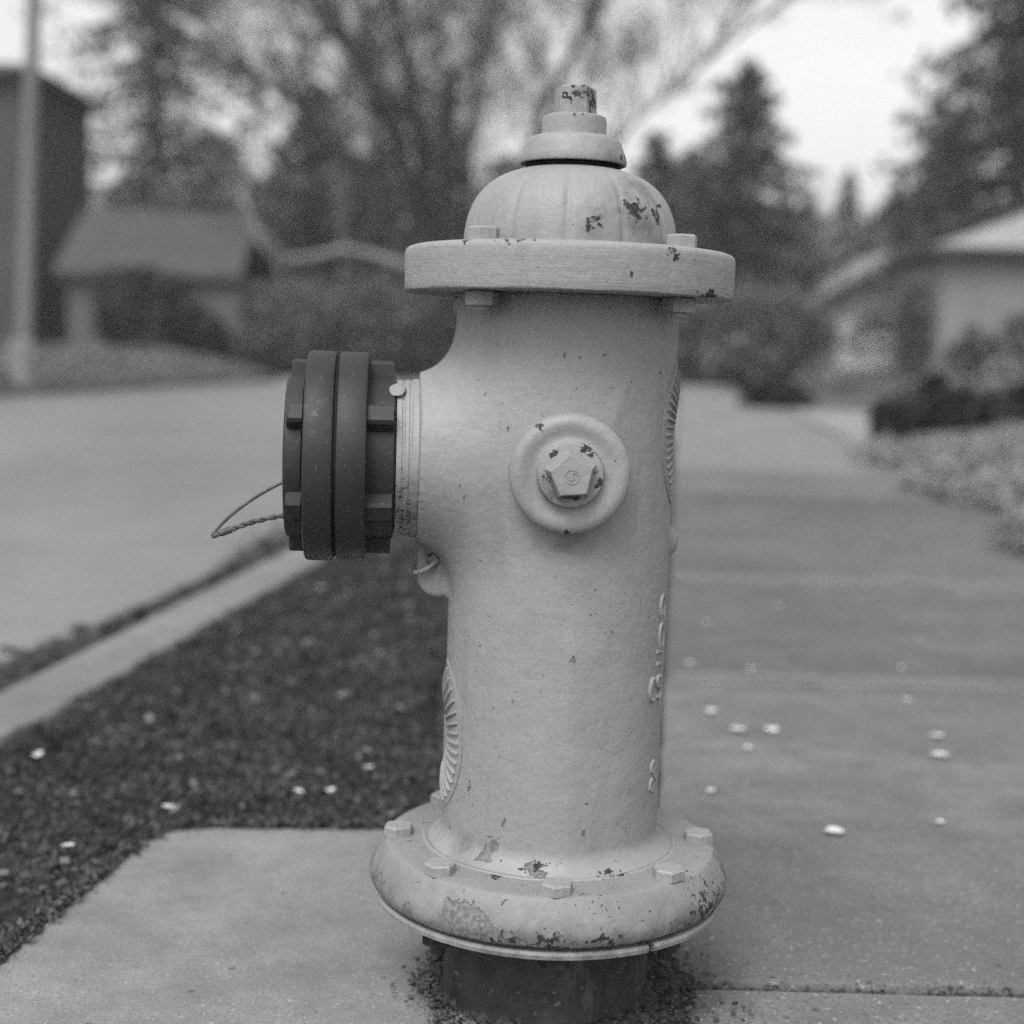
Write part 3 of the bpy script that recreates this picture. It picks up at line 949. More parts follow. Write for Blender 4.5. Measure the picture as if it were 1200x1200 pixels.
for i in range(900):                                   # crumbs along the open joint
    x = random.uniform(.1, 1.4)
    pp.append((x, .022 + random.gauss(0, .010), random.uniform(-.006, .001), random.choice((.0008, .0012, .0018, .0026))))
tag(pebbles('grit', pp, simple('grit_stone', .12, .85, 35, .9)), 'fine grit scattered at the hydrant foot and along the joint', 'grit', kind='stuff')

# verge: mat of moss, clover and leaf litter
def leaf_cloud(P, size, tilt, rnd=rng, elong=1.6):
    """P (n,3); returns quads as small bent leaves"""
    n = len(P)
    az = rnd.uniform(0, 2 * PI, n)
    el = rnd.normal(0, tilt, n)
    s = size * rnd.uniform(.55, 1.35, n)
    d = np.stack([np.cos(az) * np.cos(el), np.sin(az) * np.cos(el), np.sin(el)], 1)
    ro = rnd.normal(0, tilt, n)
    side = np.stack([-np.sin(az) * np.cos(ro), np.cos(az) * np.cos(ro), np.sin(ro)], 1)
    a = P - d * (s * elong / 2)[:, None]; c = P + d * (s * elong / 2)[:, None]
    b_ = P + side * (s / 2)[:, None]; e = P - side * (s / 2)[:, None]
    V = np.stack([a, e, c, b_], 1).reshape(-1, 3)
    F = np.arange(4 * n).reshape(-1, 4)
    return V, F
def leafmat(name, lo, hi, rough=.7, patch=None):
    k = NB(name)
    gi = k.n('ShaderNodeNewGeometry')
    c = k.mix(gi.outputs['Random Per Island'], lo, hi)
    if patch: c = k.mix(k.rng(k.noise(patch, 5, .65), .40, .62, .0, .8), c, lo)
    return k.done(c, rough, None, .25)
n = 170000
uu = np.concatenate([rng.uniform(-.9, 3.2, n // 2), rng.uniform(.3, 9.4, n // 2)])
vv = rng.uniform(V_CI - .01, V_SL - .005, len(uu))
X = vv * math.cos(TH) + uu * math.sin(TH); Y = -vv * math.sin(TH) + uu * math.cos(TH)
padx = -0.468 - 0.16 * (0.40 - Y)
inpad = (Y < .455) & (X > padx)
X, Y, uu = X[~inpad], Y[~inpad], uu[~inpad]
hz = np.array([fbm(a, b_, 5, 3) for a, b_ in zip(X[::1], Y[::1])])
Z = -.016 + .016 * np.clip(hz, -.8, 1.2) + rng.uniform(0, .012, len(X))
V, F = leaf_cloud(np.stack([X, Y, Z], 1), .0060, .8)
sc = np.clip(uu / 3.0, 1, 2.2)
cen = np.repeat(np.stack([X, Y, Z], 1), 4, 0)
V = cen + (V - cen) * np.repeat(sc, 4)[:, None]
tag(fast_quads('moss_and_litter', V, F, leafmat('moss_leaf', .022, .15, .7, 9)), 'dark moss and clover growing over the verge by the kerb', 'moss', kind='stuff')
# paler dead bits
n = 600
uu = rng.uniform(-.6, 5, n); vv = rng.uniform(V_CI, V_SL, n)
X = vv * math.cos(TH) + uu * math.sin(TH); Y = -vv * math.sin(TH) + uu * math.cos(TH)
ok = ~((Y < .46) & (X > -0.47 - 0.16 * (0.40 - Y)))
P = np.stack([X, Y, rng.uniform(-.006, .012, n)], 1)[ok]
V, F = leaf_cloud(P, .012, .35)
tag(fast_quads('dead_leaves', V, F, leafmat('dead_leaf', .07, .22)), 'pale dead leaf bits lying in the mossy verge', 'leaves', kind='stuff')
ce = edge_pts(pc, 0.004, 0.0)
ce = [q for q in ce if (q.x < -.36 and q.y > -.9) or (q.y > .44)]
idx = rng.integers(0, len(ce), 3600)
P = np.array([(ce[i_].x, ce[i_].y, 0) for i_ in idx]) + np.stack([rng.normal(-.004, .007, 3600), rng.normal(.003, .007, 3600), rng.uniform(-.002, .009, 3600)], 1)
V, F = leaf_cloud(P, .0055, .7, rng, 2.0)
tag(fast_quads('edge_moss', V, F, leafmat('edge_moss_leaf', .022, .13)), 'ragged moss creeping over the edge of the hydrant pad', 'moss', kind='stuff')
# debris in the gutter
n = 9000
uu = rng.uniform(-1, 22, n); vv = np.minimum(V_CO - .02, V_CO - .27 + rng.normal(.0, .05, n) * (1 + .8 * np.sin(uu * 1.7)))
X = vv * math.cos(TH) + uu * math.sin(TH); Y = -vv * math.sin(TH) + uu * math.cos(TH)
V, F = leaf_cloud(np.stack([X, Y, ROAD_Z + rng.uniform(.002, .012, n)], 1), .035, .2)
tag(fast_quads('gutter_leaves', V, F, leafmat('gutter_leaf', .03, .09)), 'dark leaves and silt lying in the gutter along the kerb', 'leaves', kind='stuff')

# fallen petals
petal_m = simple('petal', .78, .25, 45, .6)
def petal_mesh(s, el=.72, curl=.22, sk=0.0):
    v = []; f = []
    nr, na = 3, 12
    v.append((0, 0, 0.0008))
    for i in range(1, nr + 1):
        for j in range(na):
            a = 2 * PI * j / na
            r = s * i / nr * (1 - .22 * math.cos(a)) * (1 - .15 * (abs(math.sin(a / 2)) ** 8))
            r *= 1 + .10 * math.sin(3 * a + s * 900)
            x, y = r * math.cos(a), r * el * math.sin(a)
            v.append((x + sk * y, y, .0008 + curl * (x * x * .5 + y * y) / s + .12 * max(0, x) * sk))
    for j in range(na): f.append((0, 1 + j, 1 + (j + 1) % na))
    for i in range(nr - 1):
        for j in range(na):
            jj = (j + 1) % na
            f.append((1 + i * na + j, 1 + (i + 1) * na + j, 1 + (i + 1) * na + jj, 1 + i * na + jj))
    return build('petal', v, f, petal_m, None, True, None, True)
pm = [petal_mesh(.0150, .72, .08), petal_mesh(.012, .5, .15, .3), petal_mesh(.0085, .62, .12, -.2), petal_mesh(.0150, .55, .12, -.4), petal_mesh(.013, .8, .16, .2)]
def fallen(x, y, z, k, label, group):
    o = mesh_obj('fallen_petal', pm[k if k else random.choice((0, 3, 4))])
    o.location = (x, y, z); o.rotation_euler = (random.uniform(-.08, .08), random.uniform(-.08, .08), random.uniform(0, 6))
    return tag(o, label, 'petal', group)
PET_W = [(.372, .471, 0), (.330, .966, 0), (.381, .969, 0), (.326, .856, 1), (.300, 1.085, 0), (.640, .955, 0), (.612, .845, 0), (.312, 1.46, 1), (.42, 1.42, 1), (.72, 1.47, 2), (.40, 1.9, 2), (.31, 2.35, 1), (.60, 2.15, 1), (.28, 2.72, 1), (.36, 2.6, 1), (.9, 2.5, 1), (.24, .63, 2), (.66, 1.2, 2), (.52, .52, 2)]
for (x, y, k_) in PET_W:
    fallen(x, y, .0042, k_, 'small white fallen petal lying on the sidewalk slabs', 'petals on the sidewalk')
PET_G = [(-.463, .483, 1), (-.31, .56, 1), (-.27, .57, 1), (-.545, .33, 1), (-.70, .70, 0), (-.23, .68, 2), (-.57, .10, 2), (-.50, 2.2, 0)]
for (x, y, k_) in PET_G:
    fallen(x, y, .011, 2 if k_ else 1, 'small white fallen petal caught in the dark moss of the verge', 'petals in the verge')

exec_background = True
# =================================================================== BACKGROUND
def PX(px, py, d):
    """helper for measuring: world point seen at photo pixel (1200 px wide) at depth y = d"""
    v = _f + _rr * ((px - 600) / 1714.3) - _uu * ((py - 600) / 1714.3)
    t = (d - CAM_LOC.y) / v.y
    return CAM_LOC + v * t

bark_d = simple('dark_bark', .065, .4, 5, .95, 12, .6, .05)
bark_p = simple('pale_bark', .33, .35, 5, .95, 12, .6, .05)

def grow(b, p, d, r, ln, depth, rs, tips, gn=0.10, sides=6, up=.12):
    n = 5
    pts = [p]; rad = [r]
    q = p.copy(); dd = d.copy()
    for i in range(n):
        dd = (dd + Vector((rs.gauss(0, gn), rs.gauss(0, gn), rs.gauss(0, gn) + up * .3))).normalized()
        q = q + dd * ln / n
        pts.append(q.copy()); rad.append(r * (1 - .45 * (i + 1) / n))
    b.tube(pts, rad, sides if r > .05 else 4, False)
    if depth == 0:
        tips.append(pts); return
    k = rs.choice((2, 3, 3)) if depth > 1 else rs.choice((3, 4))
    for i in range(k):
        j = rs.randint(2, n)
        a = rs.uniform(.3, .85)
        ax = dd.cross(Vector((rs.gauss(0, 1), rs.gauss(0, 1), rs.gauss(0, 1)))).normalized()
        nd = (Matrix.Rotation(a, 3, ax) @ dd)
        nd = (nd + Vector((0, 0, up))).normalized()
        grow(b, pts[j], nd, rad[j] * rs.uniform(.5, .72), ln * rs.uniform(.6, .85), depth - 1, rs, tips, gn, sides, up)
    grow(b, pts[-1], dd, rad[-1] * .9, ln * .8, depth - 1, rs, tips, gn, sides, up)

twig_leaf = leafmat('bud_leaf', .07, .18)
def bare_tree(name, label, base, stems, mat, seed, depth=4, buds=6, budsize=.10, tw=2):
    rs = random.Random(seed)
    T = empty(name, base); tag(T, label, 'tree')
    b = MB(); tips = []
    for (dx, dy, dz, r, ln) in stems:
        grow(b, Vector((dx * .12, dy * .12, -.3)), Vector((dx, dy, dz)).normalized(), r, ln, depth, rs, tips)
    b.build('trunk', mat, T, True)
    if buds:
        P = np.array([p.lerp(q, rs.random()) + Vector((rs.gauss(0, .1), rs.gauss(0, .1), rs.gauss(0, .1))) for pts in tips for (p, q) in zip(pts, pts[1:]) for _ in range(buds)])
        V, F = leaf_cloud(P, budsize, .8, np.random.default_rng(seed))
        fast_quads('crown', V, F, twig_leaf, T)
    return T

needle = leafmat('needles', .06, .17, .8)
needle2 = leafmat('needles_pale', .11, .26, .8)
def conifer(name, label, base, h, rad, seed, mat=None, dens=1.0, start=.08, droop=.25, gap=0.0):
    rs = random.Random(seed); nr = np.random.default_rng(seed)
    T = empty(name, base); tag(T, label, 'tree')
    b = MB()
    b.tube([(0, 0, -.3), (rs.gauss(0, .05), rs.gauss(0, .05), h * .4), (0, 0, h * .98)], [h * .018 + .05, h * .012 + .04, .02], 8)
    P = []
    z = h * start
    while z < h * .985:
        fr = 1 - (z / h - start) / (1 - start)
        k = rs.randint(4, 6)
        for i in range(k):
            if rs.random() < gap: continue
            L = rad * (fr ** .75) * rs.uniform(.65, 1.25) + .15
            a = rs.uniform(0, 2 * PI)
            zz = z + rs.uniform(-.2, .2)
            m = max(4, int(L * 15 * dens))
            e = Vector((math.cos(a) * L, math.sin(a) * L, -droop * L))
            if L > .5: b.tube([(0, 0, zz), Vector((0, 0, zz)) + e * .5 + Vector((0, 0, .04 * L)), Vector((0, 0, zz)) + e], [.03 + L * .008, .02, .008], 4, False)
            for q in range(m):
                t = (q + rs.random()) / m
                w = .10 + .20 * L * (1 - abs(t - .45)) * .5
                P.append((e.x * t + rs.gauss(0, w), e.y * t + rs.gauss(0, w), zz + e.z * t + rs.gauss(0, .10) - abs(rs.gauss(0, .12))))
        z += max(.16, .34 * (h / 16))
    b.build('trunk', bark_d, T, True)
    V, F = leaf_cloud(np.array(P), .25, .7, nr, 2.0)
    fast_quads('crown', V, F, mat or needle, T)
    return T

def shrub(name, label, base, rx, ry, rz, n, size, mat, seed, group=None, cat='shrub'):
    rs = random.Random(seed); nr = np.random.default_rng(seed)
    T = empty(name, base); tag(T, label, cat, group)
    b = MB()
    for i in range(7):
        a = rs.uniform(0, 2 * PI)
        b.tube([(0, 0, -.1), (math.cos(a) * rx * .3, math.sin(a) * ry * .3, rz * .7), (math.cos(a) * rx * .7, math.sin(a) * ry * .7, rz * 1.3)], [.03, .02, .006], 5, False)
    b.build('stem', bark_d, T, True)
    d = nr.normal(0, 1, (n, 3)); d /= np.linalg.norm(d, axis=1)[:, None]
    rr = nr.uniform(.45, 1.0, n) ** .6
    lump = np.array([1 + .28 * fbm(q[0] * 1.3 + seed, q[1] * 1.3 + q[2], 1.4, 3) for q in d])
    P = d * (rr * lump)[:, None] * np.array([rx, ry, rz]) + np.array([0, 0, rz * .85])
    P = P[P[:, 2] > .0]
    V, F = leaf_cloud(P, size, .8, nr)
    fast_quads('foliage', V, F, mat, T)
    return T

# ---- houses
def gable(b, x0, x1, y0, y1, z0, zr, ov=.35, th=.16, axis='x'):
    """roof with its ridge along x (or y); closed, with thickness"""
    if axis == 'x':
        ym = (y0 + y1) / 2
        sec = [(y0 - ov, z0 - ov * (zr - z0) / (ym - y0)), (ym, zr), (y1 + ov, z0 - ov * (zr - z0) / (y1 - ym))]
        v = [(x, y, z + t) for x in (x0 - ov, x1 + ov) for t in (0, th) for (y, z) in sec]
    else:
        xm = (x0 + x1) / 2
        sec = [(x0 - ov, z0 - ov * (zr - z0) / (xm - x0)), (xm, zr), (x1 + ov, z0 - ov * (zr - z0) / (x1 - xm))]
        v = [(x, y, z + t) for y in (y0 - ov, y1 + ov) for t in (0, th) for (x, z) in sec]
    f = [(0, 1, 4, 3), (1, 2, 5, 4), (6, 9, 10, 7), (7, 10, 11, 8), (3, 4, 10, 9), (4, 5, 11, 10), (0, 6, 7, 1), (1, 7, 8, 2), (0, 3, 9, 6), (2, 8, 11, 5)]
    b.add(v, f)
def wallbox(b, x0, x1, y0, y1, z0, z1, zr=None, axis='x'):
    b.box(x0, x1, y0, y1, z0, z1)
    if zr:
        if axis == 'x':
            ym = (y0 + y1) / 2
            b.add([(x0, y0, z1), (x0, y1, z1), (x0, ym, zr), (x1, y0, z1), (x1, y1, z1), (x1, ym, zr)], [(0, 2, 1), (3, 4, 5)])
        else:
            xm = (x0 + x1) / 2
            b.add([(x0, y0, z1), (x1, y0, z1), (xm, y0, zr), (x0, y1, z1), (x1, y1, z1), (xm, y1, zr)], [(0, 1, 2), (3, 5, 4)])
glass = simple('window_glass', .03, .2, 2, .15)
trim_m = simple('trim', .45, .1, 3, .6)
door_m = simple('white_door', .75, .05, 3, .6)
def window(parent, x0, x1, z0, z1, y):
    b = MB(); t = .09
    b.box(x0 - t, x1 + t, y - .06, y + .02, z0 - t, z0); b.box(x0 - t, x1 + t, y - .06, y + .02, z1, z1 + t)
    b.box(x0 - t, x0, y - .055, y + .02, z0, z1); b.box(x1, x1 + t, y - .055, y + .02, z0, z1)
    w = b.build('window', trim_m, parent)
    b = MB(); b.box(x0, x1, y - .02, y + .015, z0, z1); b.build('pane', glass, w)
    b = MB(); xm = (x0 + x1) / 2; b.box(xm - .03, xm + .03, y - .05, y - .021, z0, z1); b.build('mullion', trim_m, w)

def house(name, label, loc, parts):
    H = empty(name, loc); tag(H, label, 'house')
    return H

# left two-storey house with a lower wing (about 40 m away)
D = 38
siding_d = simple('dark_siding', .085, .15, 1.2, .9, 8, .3, .02)
siding_m = simple('mid_siding', .13, .15, 1.2, .9, 8, .3, .02)
roof_m = simple('grey_shingle', .088, .25, 3, .95, 20, .5, .03)
roof_l = simple('pale_shingle', .34, .15, 3, .95, 20, .5, .03)
a = PX(-360, 400, D); c = PX(28, 78, D); e = PX(98, 124, D); w = PX(285, 246, D - 1.5)
HL = empty('two_storey_house', (0, 0, 0)); tag(HL, 'dark two storey house with lower grey roofed wing behind the lamp pole', 'house')
b = MB(); wallbox(b, a.x, c.x, D, D + 6, .2, c.z - .25); b.build('wall', siding_d, HL)
b = MB(); b.box(a.x - .3, c.x + .35, D - .4, D + 6.3, c.z - .24, c.z); b.build('roof', roof_m, HL)
wz = PX(200, 318, D - 1.5).z
b = MB(); wallbox(b, e.x, w.x, D - 1.5, D + 2, .2, wz); b.build('wing_wall', siding_m, HL)
b = MB(); gable(b, e.x, w.x - .3, D - 1.5, D + 3.5, wz, w.z, .3); b.build('wing_roof', roof_m, HL)
for (p0, p1, q0, q1) in ((-60, -15, 180, 240), (-60, -15, 310, 370)):
    A = PX(p0, q0, D); B = PX(p1, q1, D)
    window(HL, A.x, B.x, B.z, A.z, D)
A = PX(265, 355, D + 1); B = PX(288, 412, D + 1)
b = MB(); b.box(A.x - .3, B.x + 2.6, D + 1.1, D + 4, .0, A.z + .5); b.build('porch_wall', siding_m, HL)
b = MB(); b.box(A.x, B.x, D + 1.02, D + 1.09, .1, A.z); pd = b.build('door', trim_m, HL)

# right: low house close by, with a pale hipped roof
D2 = 27
A = PX(1108, 292, D2); B = PX(1052, 452, D2)
HR = empty('low_house', (0, 0, 0)); tag(HR, 'low grey house with pale hipped roof behind the hedge', 'house')
b = MB(); b.box(A.x, A.x + 9, D2, D2 + 3.6, -.1, A.z - .12); b.build('wall', simple('grey_siding', .27, .12, 1, .9, 8, .3, .02), HR)
b = MB(); b.box(A.x - .25, A.x + 9.3, D2 - .35, D2 + 3.8, A.z - .115, A.z + .03); b.build('fascia', siding_d, HR)
t1 = PX(1112, 300, D2 - .3); t2 = PX(1205, 246, D2 + 2.5)
x0 = t1.x; xa = t2.x + .35; z0 = A.z + .032; z1 = t2.z + .1
v = [(x0, D2 - .4, z0), (A.x + 9.4, D2 - .4, z0), (A.x + 9.4, D2 + 4, z0), (x0, D2 + 4, z0), (xa, D2 + 2, z1), (A.x + 9.4, D2 + 2, z1)]
build('hip_roof', v, [(0, 1, 5, 4), (3, 0, 4), (2, 3, 4, 5), (1, 2, 5), (0, 3, 2, 1)], roof_l, HR)
A2 = PX(1215, 345, D2); B2 = PX(1265, 395, D2); window(HR, A2.x, B2.x, B2.z, A2.z, D2)

# right: far garage with white door
D3 = 52
A = PX(925, 372, D3); B = PX(1058, 432, D3); C = PX(1052, 302, D3 + 3)
HG = empty('garage_house', (0, 0, 0)); tag(HG, 'far house with pale gable roof and bright white garage door', 'house')
b = MB(); wallbox(b, A.x, A.x + 8.2, D3, D3 + 7, -.1, A.z); b.build('wall', simple('pale_siding', .24, .1, 1, .9), HG)
b = MB(); xm = A.x + 4.1
gable(b, A.x, A.x + 8.2, D3, D3 + 7, A.z, C.z, .4, .2, 'y'); b.build('roof', roof_l, HG)
b = MB(); b.add([(A.x, D3, A.z), (A.x + 8.2, D3, A.z), (xm, D3, C.z)], [(0, 1, 2)]); b.build('gable_wall', simple('gable_siding', .3, .1, 1, .9), HG)
G0 = PX(984, 374, D3); G1 = PX(1048, 434, D3)
for i in range(4):
    h0 = G1.z + (G0.z - G1.z) * i / 4
    b = MB(); b.box(G0.x, G1.x, D3 - .09, D3 - .01, h0 + .012, h0 + (G0.z - G1.z) / 4 - .012); b.build('garage_door_panel', door_m, HG)

# lamp pole on the far verge
pb = PX(27, 412, 18.2); pt = PX(41, -40, 18.2)
pole = empty('lamp_pole', (pb.x, pb.y, 0)); tag(pole, 'tall grey lamp pole standing on the far grassy verge', 'pole')
b = MB()
dx = (pt.x - pb.x)
b.tube([(0, 0, -.1), (dx * .5, 0, pt.z * .5), (dx * 1.3, 0, pt.z * 1.3)], [.115, .10, .085], 14)
b.build('shaft', simple('pole_grey', .21, .1, 2, .7), pole, True, 60)
b = MB(); b.lathe([(.19, -.2), (.19, .52), (.15, .60), (.12, .62)], 14); b.build('pole_base', kerb_m, pole, True, 40)
b = MB(); tz = pt.z * 1.3; b.tube([(dx * 1.3, 0, tz - .1), (dx * 1.3 + .5, 0, tz + .3), (dx * 1.3 + 1.6, 0, tz + .4)], [.05, .045, .04], 8); b.build('arm', simple('arm_grey', .2, .1, 2, .7), pole, True, 60)

# trees: centre
tb = PX(530, 430, 42)
BT = empty('bare_tree', (tb.x, tb.y, 0)); tag(BT, 'big dark many stemmed bare tree rising behind the hydrant bonnet', 'tree')
rs = random.Random(5); b = MB(); tips = []
def relb(px, py, d): return PX(px, py, d) - Vector((tb.x, tb.y, 0))
STEMS = [
    ([(528, 440), (505, 340), (487, 250), (470, 180), (440, 110), (402, 45), (368, -10), (330, -70)], 42.0, .32),
    ([(530, 440), (512, 330), (497, 220), (486, 120), (472, 40), (455, -70)], 42.6, .28),
    ([(536, 440), (545, 300), (550, 160), (566, 50), (580, -70)], 43.0, .20),
    ([(540, 440), (590, 270), (640, 120), (690, 30), (745, -70)], 41.5, .19),
    ([(542, 440), (630, 280), (735, 150), (830, 70), (925, -5), (1010, -60)], 42.4, .075),
    ([(525, 430), (470, 300), (415, 190), (345, 120), (270, 70), (200, 40)], 41.0, .20)]
for (path, d, r0) in STEMS:
    P_ = [relb(x, y, d + .3 * math.sin(k)) for k, (x, y) in enumerate(path)]
    P_[0].z = -.3
    nP = len(P_)
    b.tube(P_, [r0 * (1 - .62 * k / (nP - 1)) for k in range(nP)], 9)
    for k in range(2, nP):
        for q in range(7):
            t = rs.random()
            p = P_[k - 1].lerp(P_[k], t)
            dd = (P_[k] - P_[k - 1]).normalized()
            sd = Vector((rs.gauss(0, 1), rs.gauss(0, .7), rs.gauss(0, .4)))
            nd = (dd * .85 + sd * .5 + Vector((0, 0, .35))).normalized()
            grow(b, p, nd, max(.05, r0 * .24) * rs.uniform(.6, 1.1), rs.uniform(1.5, 2.5), 3, rs, tips, .16)
b.build('trunk', bark_d, BT, True)
Pb = []
for pts in tips:
    if rs.random() < .7: continue
    for (p, q) in zip(pts, pts[1:]):
        for _ in range(rs.choice((1, 2, 4))):
            Pb.append(p.lerp(q, rs.random()) + Vector((rs.gauss(0, .09), rs.gauss(0, .09), rs.gauss(0, .09))))
V, F = leaf_cloud(np.array(Pb), .085, .8, np.random.default_rng(5))
fast_quads('crown', V, F, twig_leaf, BT)
tb = PX(575, 430, 39)
T = empty('leaning_tree', (tb.x, tb.y, -.1)); tag(T, 'pale barked tree with a low limb reaching sideways and forking upward', 'tree')
def rel(px, py, d): return PX(px, py, d) - Vector((tb.x, tb.y, -.1))
b = MB(); rs = random.Random(3); tips = []
b.tube([(0, 0, -.3), rel(568, 390, 39), rel(545, 345, 39), rel(485, 314, 38.7), rel(430, 297, 38.4), rel(400, 292, 38.2), rel(365, 302, 38), rel(322, 306, 38)], [.20, .17, .14, .115, .10, .095, .09, .085], 8)
b.tube([rel(322, 306, 38), rel(303, 282, 38), rel(292, 255, 38), rel(286, 225, 38), rel(300, 180, 38)], [.085, .08, .07, .06, .04], 7)
b.tube([rel(335, 305, 38), rel(318, 285, 37.7), rel(300, 262, 37.5), rel(270, 215, 37)], [.08, .07, .06, .04], 7)
for (q, d0) in ((rel(286, 225, 38), (-.2, 0, 1)), (rel(270, 215, 37), (-.5, 0, .8)), (rel(300, 180, 38), (.3, .1, 1)), (rel(400, 292, 38.2), (-.1, .2, 1))):
    grow(b, q, Vector(d0).normalized(), .045, 1.0, 2, rs, tips)
b.build('trunk', bark_p, T, True)
P = np.array([p.lerp(q, rs.random()) + Vector((rs.gauss(0, .1), rs.gauss(0, .1), rs.gauss(0, .1))) for pts in tips for (p, q) in zip(pts, pts[1:]) for _ in range(3)])
V, F = leaf_cloud(P, .09, .8); fast_quads('crown', V, F, twig_leaf, T)

def ctree(px, top, base_y, d, halfw, label, seed, **kw):
    b0 = PX(px, base_y, d); t = PX(px, top, d)
    hw = halfw / 1714.3 * (d + 1.31)
    zb = kw.pop('zb', 0.0)
    conifer('conifer', label, (b0.x, b0.y, zb), t.z - zb, hw, seed, **kw)
ctree(185, -160, 420, 56, 190, 'tall loose dark conifer rising behind the grey roofed wing', 11, dens=.62, gap=.25)
ctree(365, 90, 420, 58, 160, 'broad dense dark conifer behind the forked pale limb', 12, dens=1.0)
ctree(445, 165, 420, 66, 100, 'slim dark conifer standing behind the left stems of the bare tree', 13, dens=.8)
ctree(520, 70, 420, 60, 42, 'narrow dark conifer directly behind the many stemmed bare tree', 14, dens=1.0)
ctree(862, 62, 425, 55, 145, 'dark pointed conifer just beyond the hydrant bonnet flange', 15, dens=1.0)
ctree(760, 150, 425, 60, 95, 'dense dark conifer partly hidden by the hydrant dome', 16, dens=1.0)
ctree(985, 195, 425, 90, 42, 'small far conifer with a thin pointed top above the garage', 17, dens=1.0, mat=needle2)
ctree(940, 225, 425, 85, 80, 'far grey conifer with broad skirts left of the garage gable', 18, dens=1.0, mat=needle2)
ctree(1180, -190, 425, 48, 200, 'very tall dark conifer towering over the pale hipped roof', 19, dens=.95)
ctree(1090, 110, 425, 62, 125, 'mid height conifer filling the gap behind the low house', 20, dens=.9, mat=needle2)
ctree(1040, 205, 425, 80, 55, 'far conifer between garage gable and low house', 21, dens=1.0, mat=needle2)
ctree(655, 110, 425, 66, 80, 'dark conifer hidden mostly behind the hydrant operating nut', 22, dens=.8)
ctree(60, 160, 420, 60, 90, 'dark conifer peeping over the two storey house bay', 23, dens=.7, gap=.2)

for i, (px, top, d, hw, lab) in enumerate((
        (-180, 30, 66, 190, 'broad grey evergreen rising behind the roof of the two storey house'),
        (-480, 90, 58, 190, 'wide grey evergreen at the outer end of the two storey house'),
        (1370, 40, 52, 190, 'broad grey evergreen beside the far end of the low house'),
        (250, 150, 72, 150, 'broad grey evergreen behind the porch of the two storey house'),
        (330, 185, 76, 130, 'rounded grey evergreen far behind the leafy shrubs'),
        (590, 175, 78, 130, 'broad grey evergreen far behind the bare tree stems'),
        (690, 195, 74, 140, 'wide grey evergreen hidden behind the hydrant dome'),
        (800, 170, 76, 130, 'broad grey evergreen beside the dark pointed conifer'),
        (905, 235, 70, 110, 'low wide grey evergreen behind the leafy garage shrubs'),
        (1010, 255, 72, 90, 'low wide grey evergreen above the garage roof'))):
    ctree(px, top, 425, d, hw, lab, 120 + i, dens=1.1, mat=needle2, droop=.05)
# shrubs and hedges
sh_d = leafmat('shrub_dark', .025, .075)
sh_m = leafmat('shrub_mid', .09, .22)
sh_l = leafmat('shrub_light', .14, .34)
def sh(px, by, d, hw, hh, n, size, mat, label, seed, name='shrub', group=None):
    p = PX(px, by, d); s = (d + 1.31) / 1714.3
    shrub(name, label, (p.x, p.y, max(p.z, -.2)), hw * s, hw * s * .8, hh * s / 1.85, n, size, mat, seed, group)
sh(165, 422, 33, 62, 112, 2600, .13, sh_d, 'big dark round shrub before the grey roofed wing', 31)
sh(235, 425, 33.5, 40, 62, 1200, .13, sh_d, 'dark low shrub beside the porch of the two storey house', 32)
sh(350, 430, 37, 70, 105, 2600, .13, sh_m, 'grey leafy shrub under the pale forked limb', 33)
sh(440, 430, 36.5, 62, 112, 2600, .13, sh_m, 'grey leafy shrub behind the dark outlet cap', 34)
for i, px in enumerate((120, 205, 290, 375, 455, 540, 625)):
    sh(px, 440, 35.5, 52, 34, 1100, .11, sh_d, 'low dark hedge bush at the end of the street', 40 + i, 'hedge_bush', 'bushes at the street end')
sh(700, 445, 35, 90, 120, 3200, .13, sh_d, 'dark shrub mass hidden behind the hydrant barrel', 50)
sh(830, 450, 30, 62, 110, 2600, .11, sh_m, 'mid grey shrub just right of the hydrant flange', 51)
sh(905, 440, 31, 70, 105, 2600, .11, sh_m, 'grey leafy shrub left of the white garage door', 52)
sh(870, 455, 24, 45, 62, 1300, .10, sh_m, 'grey shrub behind the small black bush', 53)
sh(908, 486, 16.6, 40, 44, 1600, .06, sh_d, 'small black bush at the edge of the driveway', 54)
sh(985, 456, 24, 55, 17, 900, .06, sh_l, 'pale low shrub in front of the garage', 55)
sh(1068, 446, 24, 24, 118, 1700, .08, sh_m, 'tall narrow grey shrub at the corner of the low house', 56)
sh(1150, 458, 20, 50, 72, 1500, .08, sh_m, 'rounded grey shrub against the wall of the low house', 57)
sh(1205, 458, 20.5, 46, 100, 1500, .08, sh_m, 'taller grey shrub further along the low house wall', 58)
sh(1180, 462, 18, 34, 40, 900, .06, sh_l, 'pale low shrub before the grey shrubs of the low house', 59)
for i in range(7):
    pxx = 1052 + 36 * i
    sh(pxx, 518 - 3 * (i % 2), 9.3 + .12 * ((i * 5) % 3), (34, 26, 31, 38, 28, 34, 30)[i], (54, 76, 62, 52, 72, 60, 68)[i], 1700, .05, sh_d, 'low dark clipped bush in the row along the driveway', 60 + i, 'hedge_bush', 'bushes along the driveway')
for i in range(6):
    pxx = 1085 + 40 * i
    sh(pxx, 470 + 2 * (i % 3), 9.9 + .1 * i, 30, 26, 700, .05, sh_l, 'pale flowering shrub behind the low dark bush row', 70 + i, 'flowering_shrub', 'pale shrubs behind the bush row')

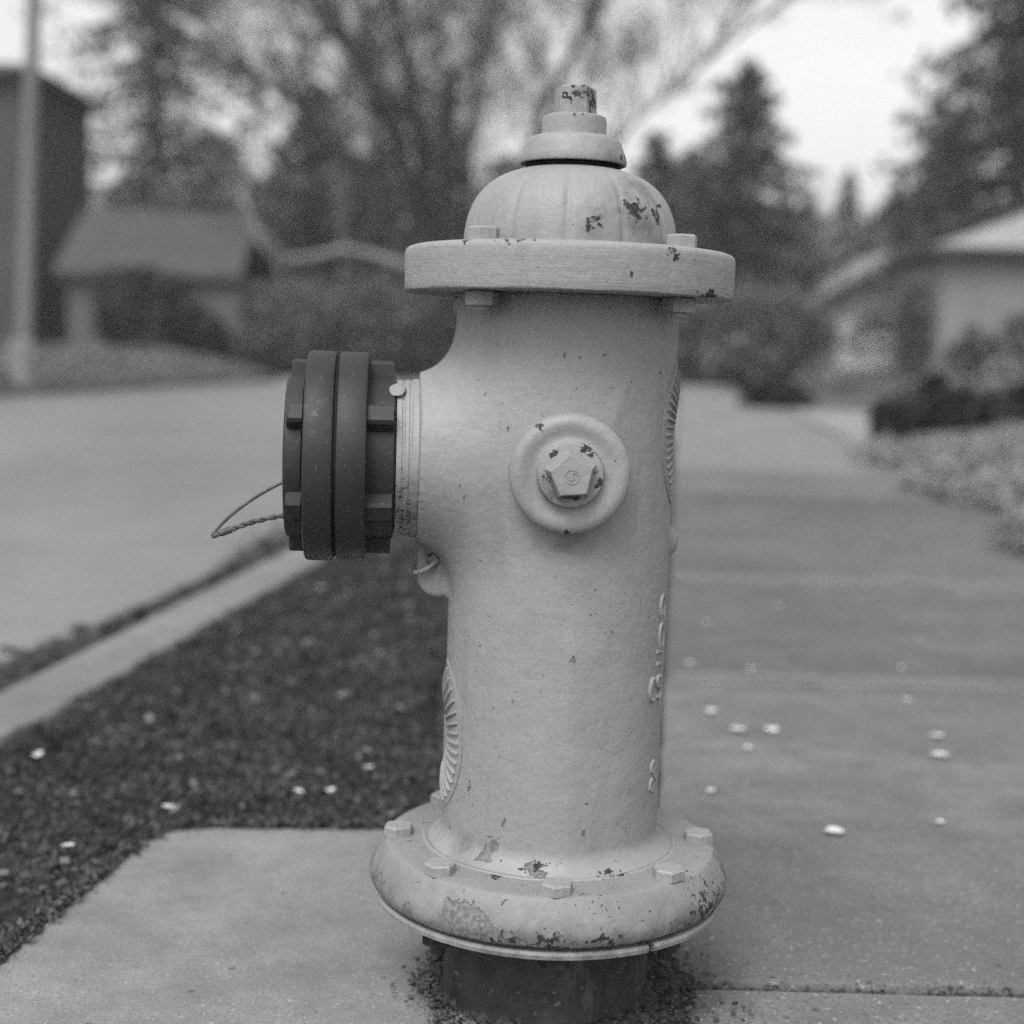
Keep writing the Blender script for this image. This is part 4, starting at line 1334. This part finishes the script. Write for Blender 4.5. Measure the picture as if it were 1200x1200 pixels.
# pale ground cover on the bank beside the sidewalk
n = 48000
uu = rng.uniform(2.2, 8.8, n); dv = np.abs(rng.normal(0, 1.1, n))
ok = dv < 5
uu, dv = uu[ok], dv[ok]
vv = V_SR - .10 + dv + .12 * np.sin(uu * 3.1)
X = vv * math.cos(TH) + uu * math.sin(TH); Y = -vv * math.sin(TH) + uu * math.cos(TH)
zz = np.array([max(.0, height(a_, max(b_, V_SR + .05))) + .09 * max(0, .45 + fbm(a_, b_, .8, 3)) * min(1, d_ * .8) for a_, b_, d_ in zip(uu, vv, dv)]) + np.abs(rng.normal(0, .035, len(uu)))
V, F = leaf_cloud(np.stack([X, Y, zz], 1), .020, .8, rng, 4.0)
tag(fast_quads('ground_cover', V, F, leafmat('ground_cover_leaf', .19, .36)), 'pale grey ground cover spilling over the sidewalk edge', 'ground cover', kind='stuff')
# grass on the far verge
n = 16000
uu = rng.uniform(8, 29, n); vv = V_RL - .2 - np.abs(rng.normal(0, 3.0, n))
X = vv * math.cos(TH) + uu * math.sin(TH); Y = -vv * math.sin(TH) + uu * math.cos(TH)
zz = np.array([height(a_, b_) for a_, b_ in zip(uu, vv)]) + .03
V, F = leaf_cloud(np.stack([X, Y, zz], 1), .07, .9)
tag(fast_quads('far_grass', V, F, leafmat('far_grass_blade', .12, .26)), 'pale short grass on the raised far verge', 'grass', kind='stuff')
# two dark tufts that lean in over the right edge of the sidewalk
for i, (x, y, r_) in enumerate(((1.235, 2.05, .055), (.80, .49, .05))):
    shrub('weed_tuft', ('dark weed tuft leaning over the far sidewalk slab edge', 'dark weed tuft rooted by the slab next to the hydrant')[i], (x + .03, y, -.02), r_, r_, r_ * .7, 260, .02, sh_d, 90 + i, None, 'weed')

# thin haze over the whole street
hb = MB(); hb.box(-205, 205, -95, 205, -1.6, 27)
hz_m = bpy.data.materials.new('haze_air'); hz_m.use_nodes = True
hn = hz_m.node_tree; hn.nodes.clear()
ho = hn.nodes.new('ShaderNodeOutputMaterial'); hv = hn.nodes.new('ShaderNodeVolumePrincipled')
hv.inputs['Color'].default_value = (.9, .9, .9, 1); hv.inputs['Density'].default_value = 0.0012
hv.inputs['Anisotropy'].default_value = 0.2
hn.links.new(hv.outputs[0], ho.inputs['Volume'])
tag(hb.build('haze', hz_m), 'thin pale haze filling the air over the street', 'haze', kind='stuff')
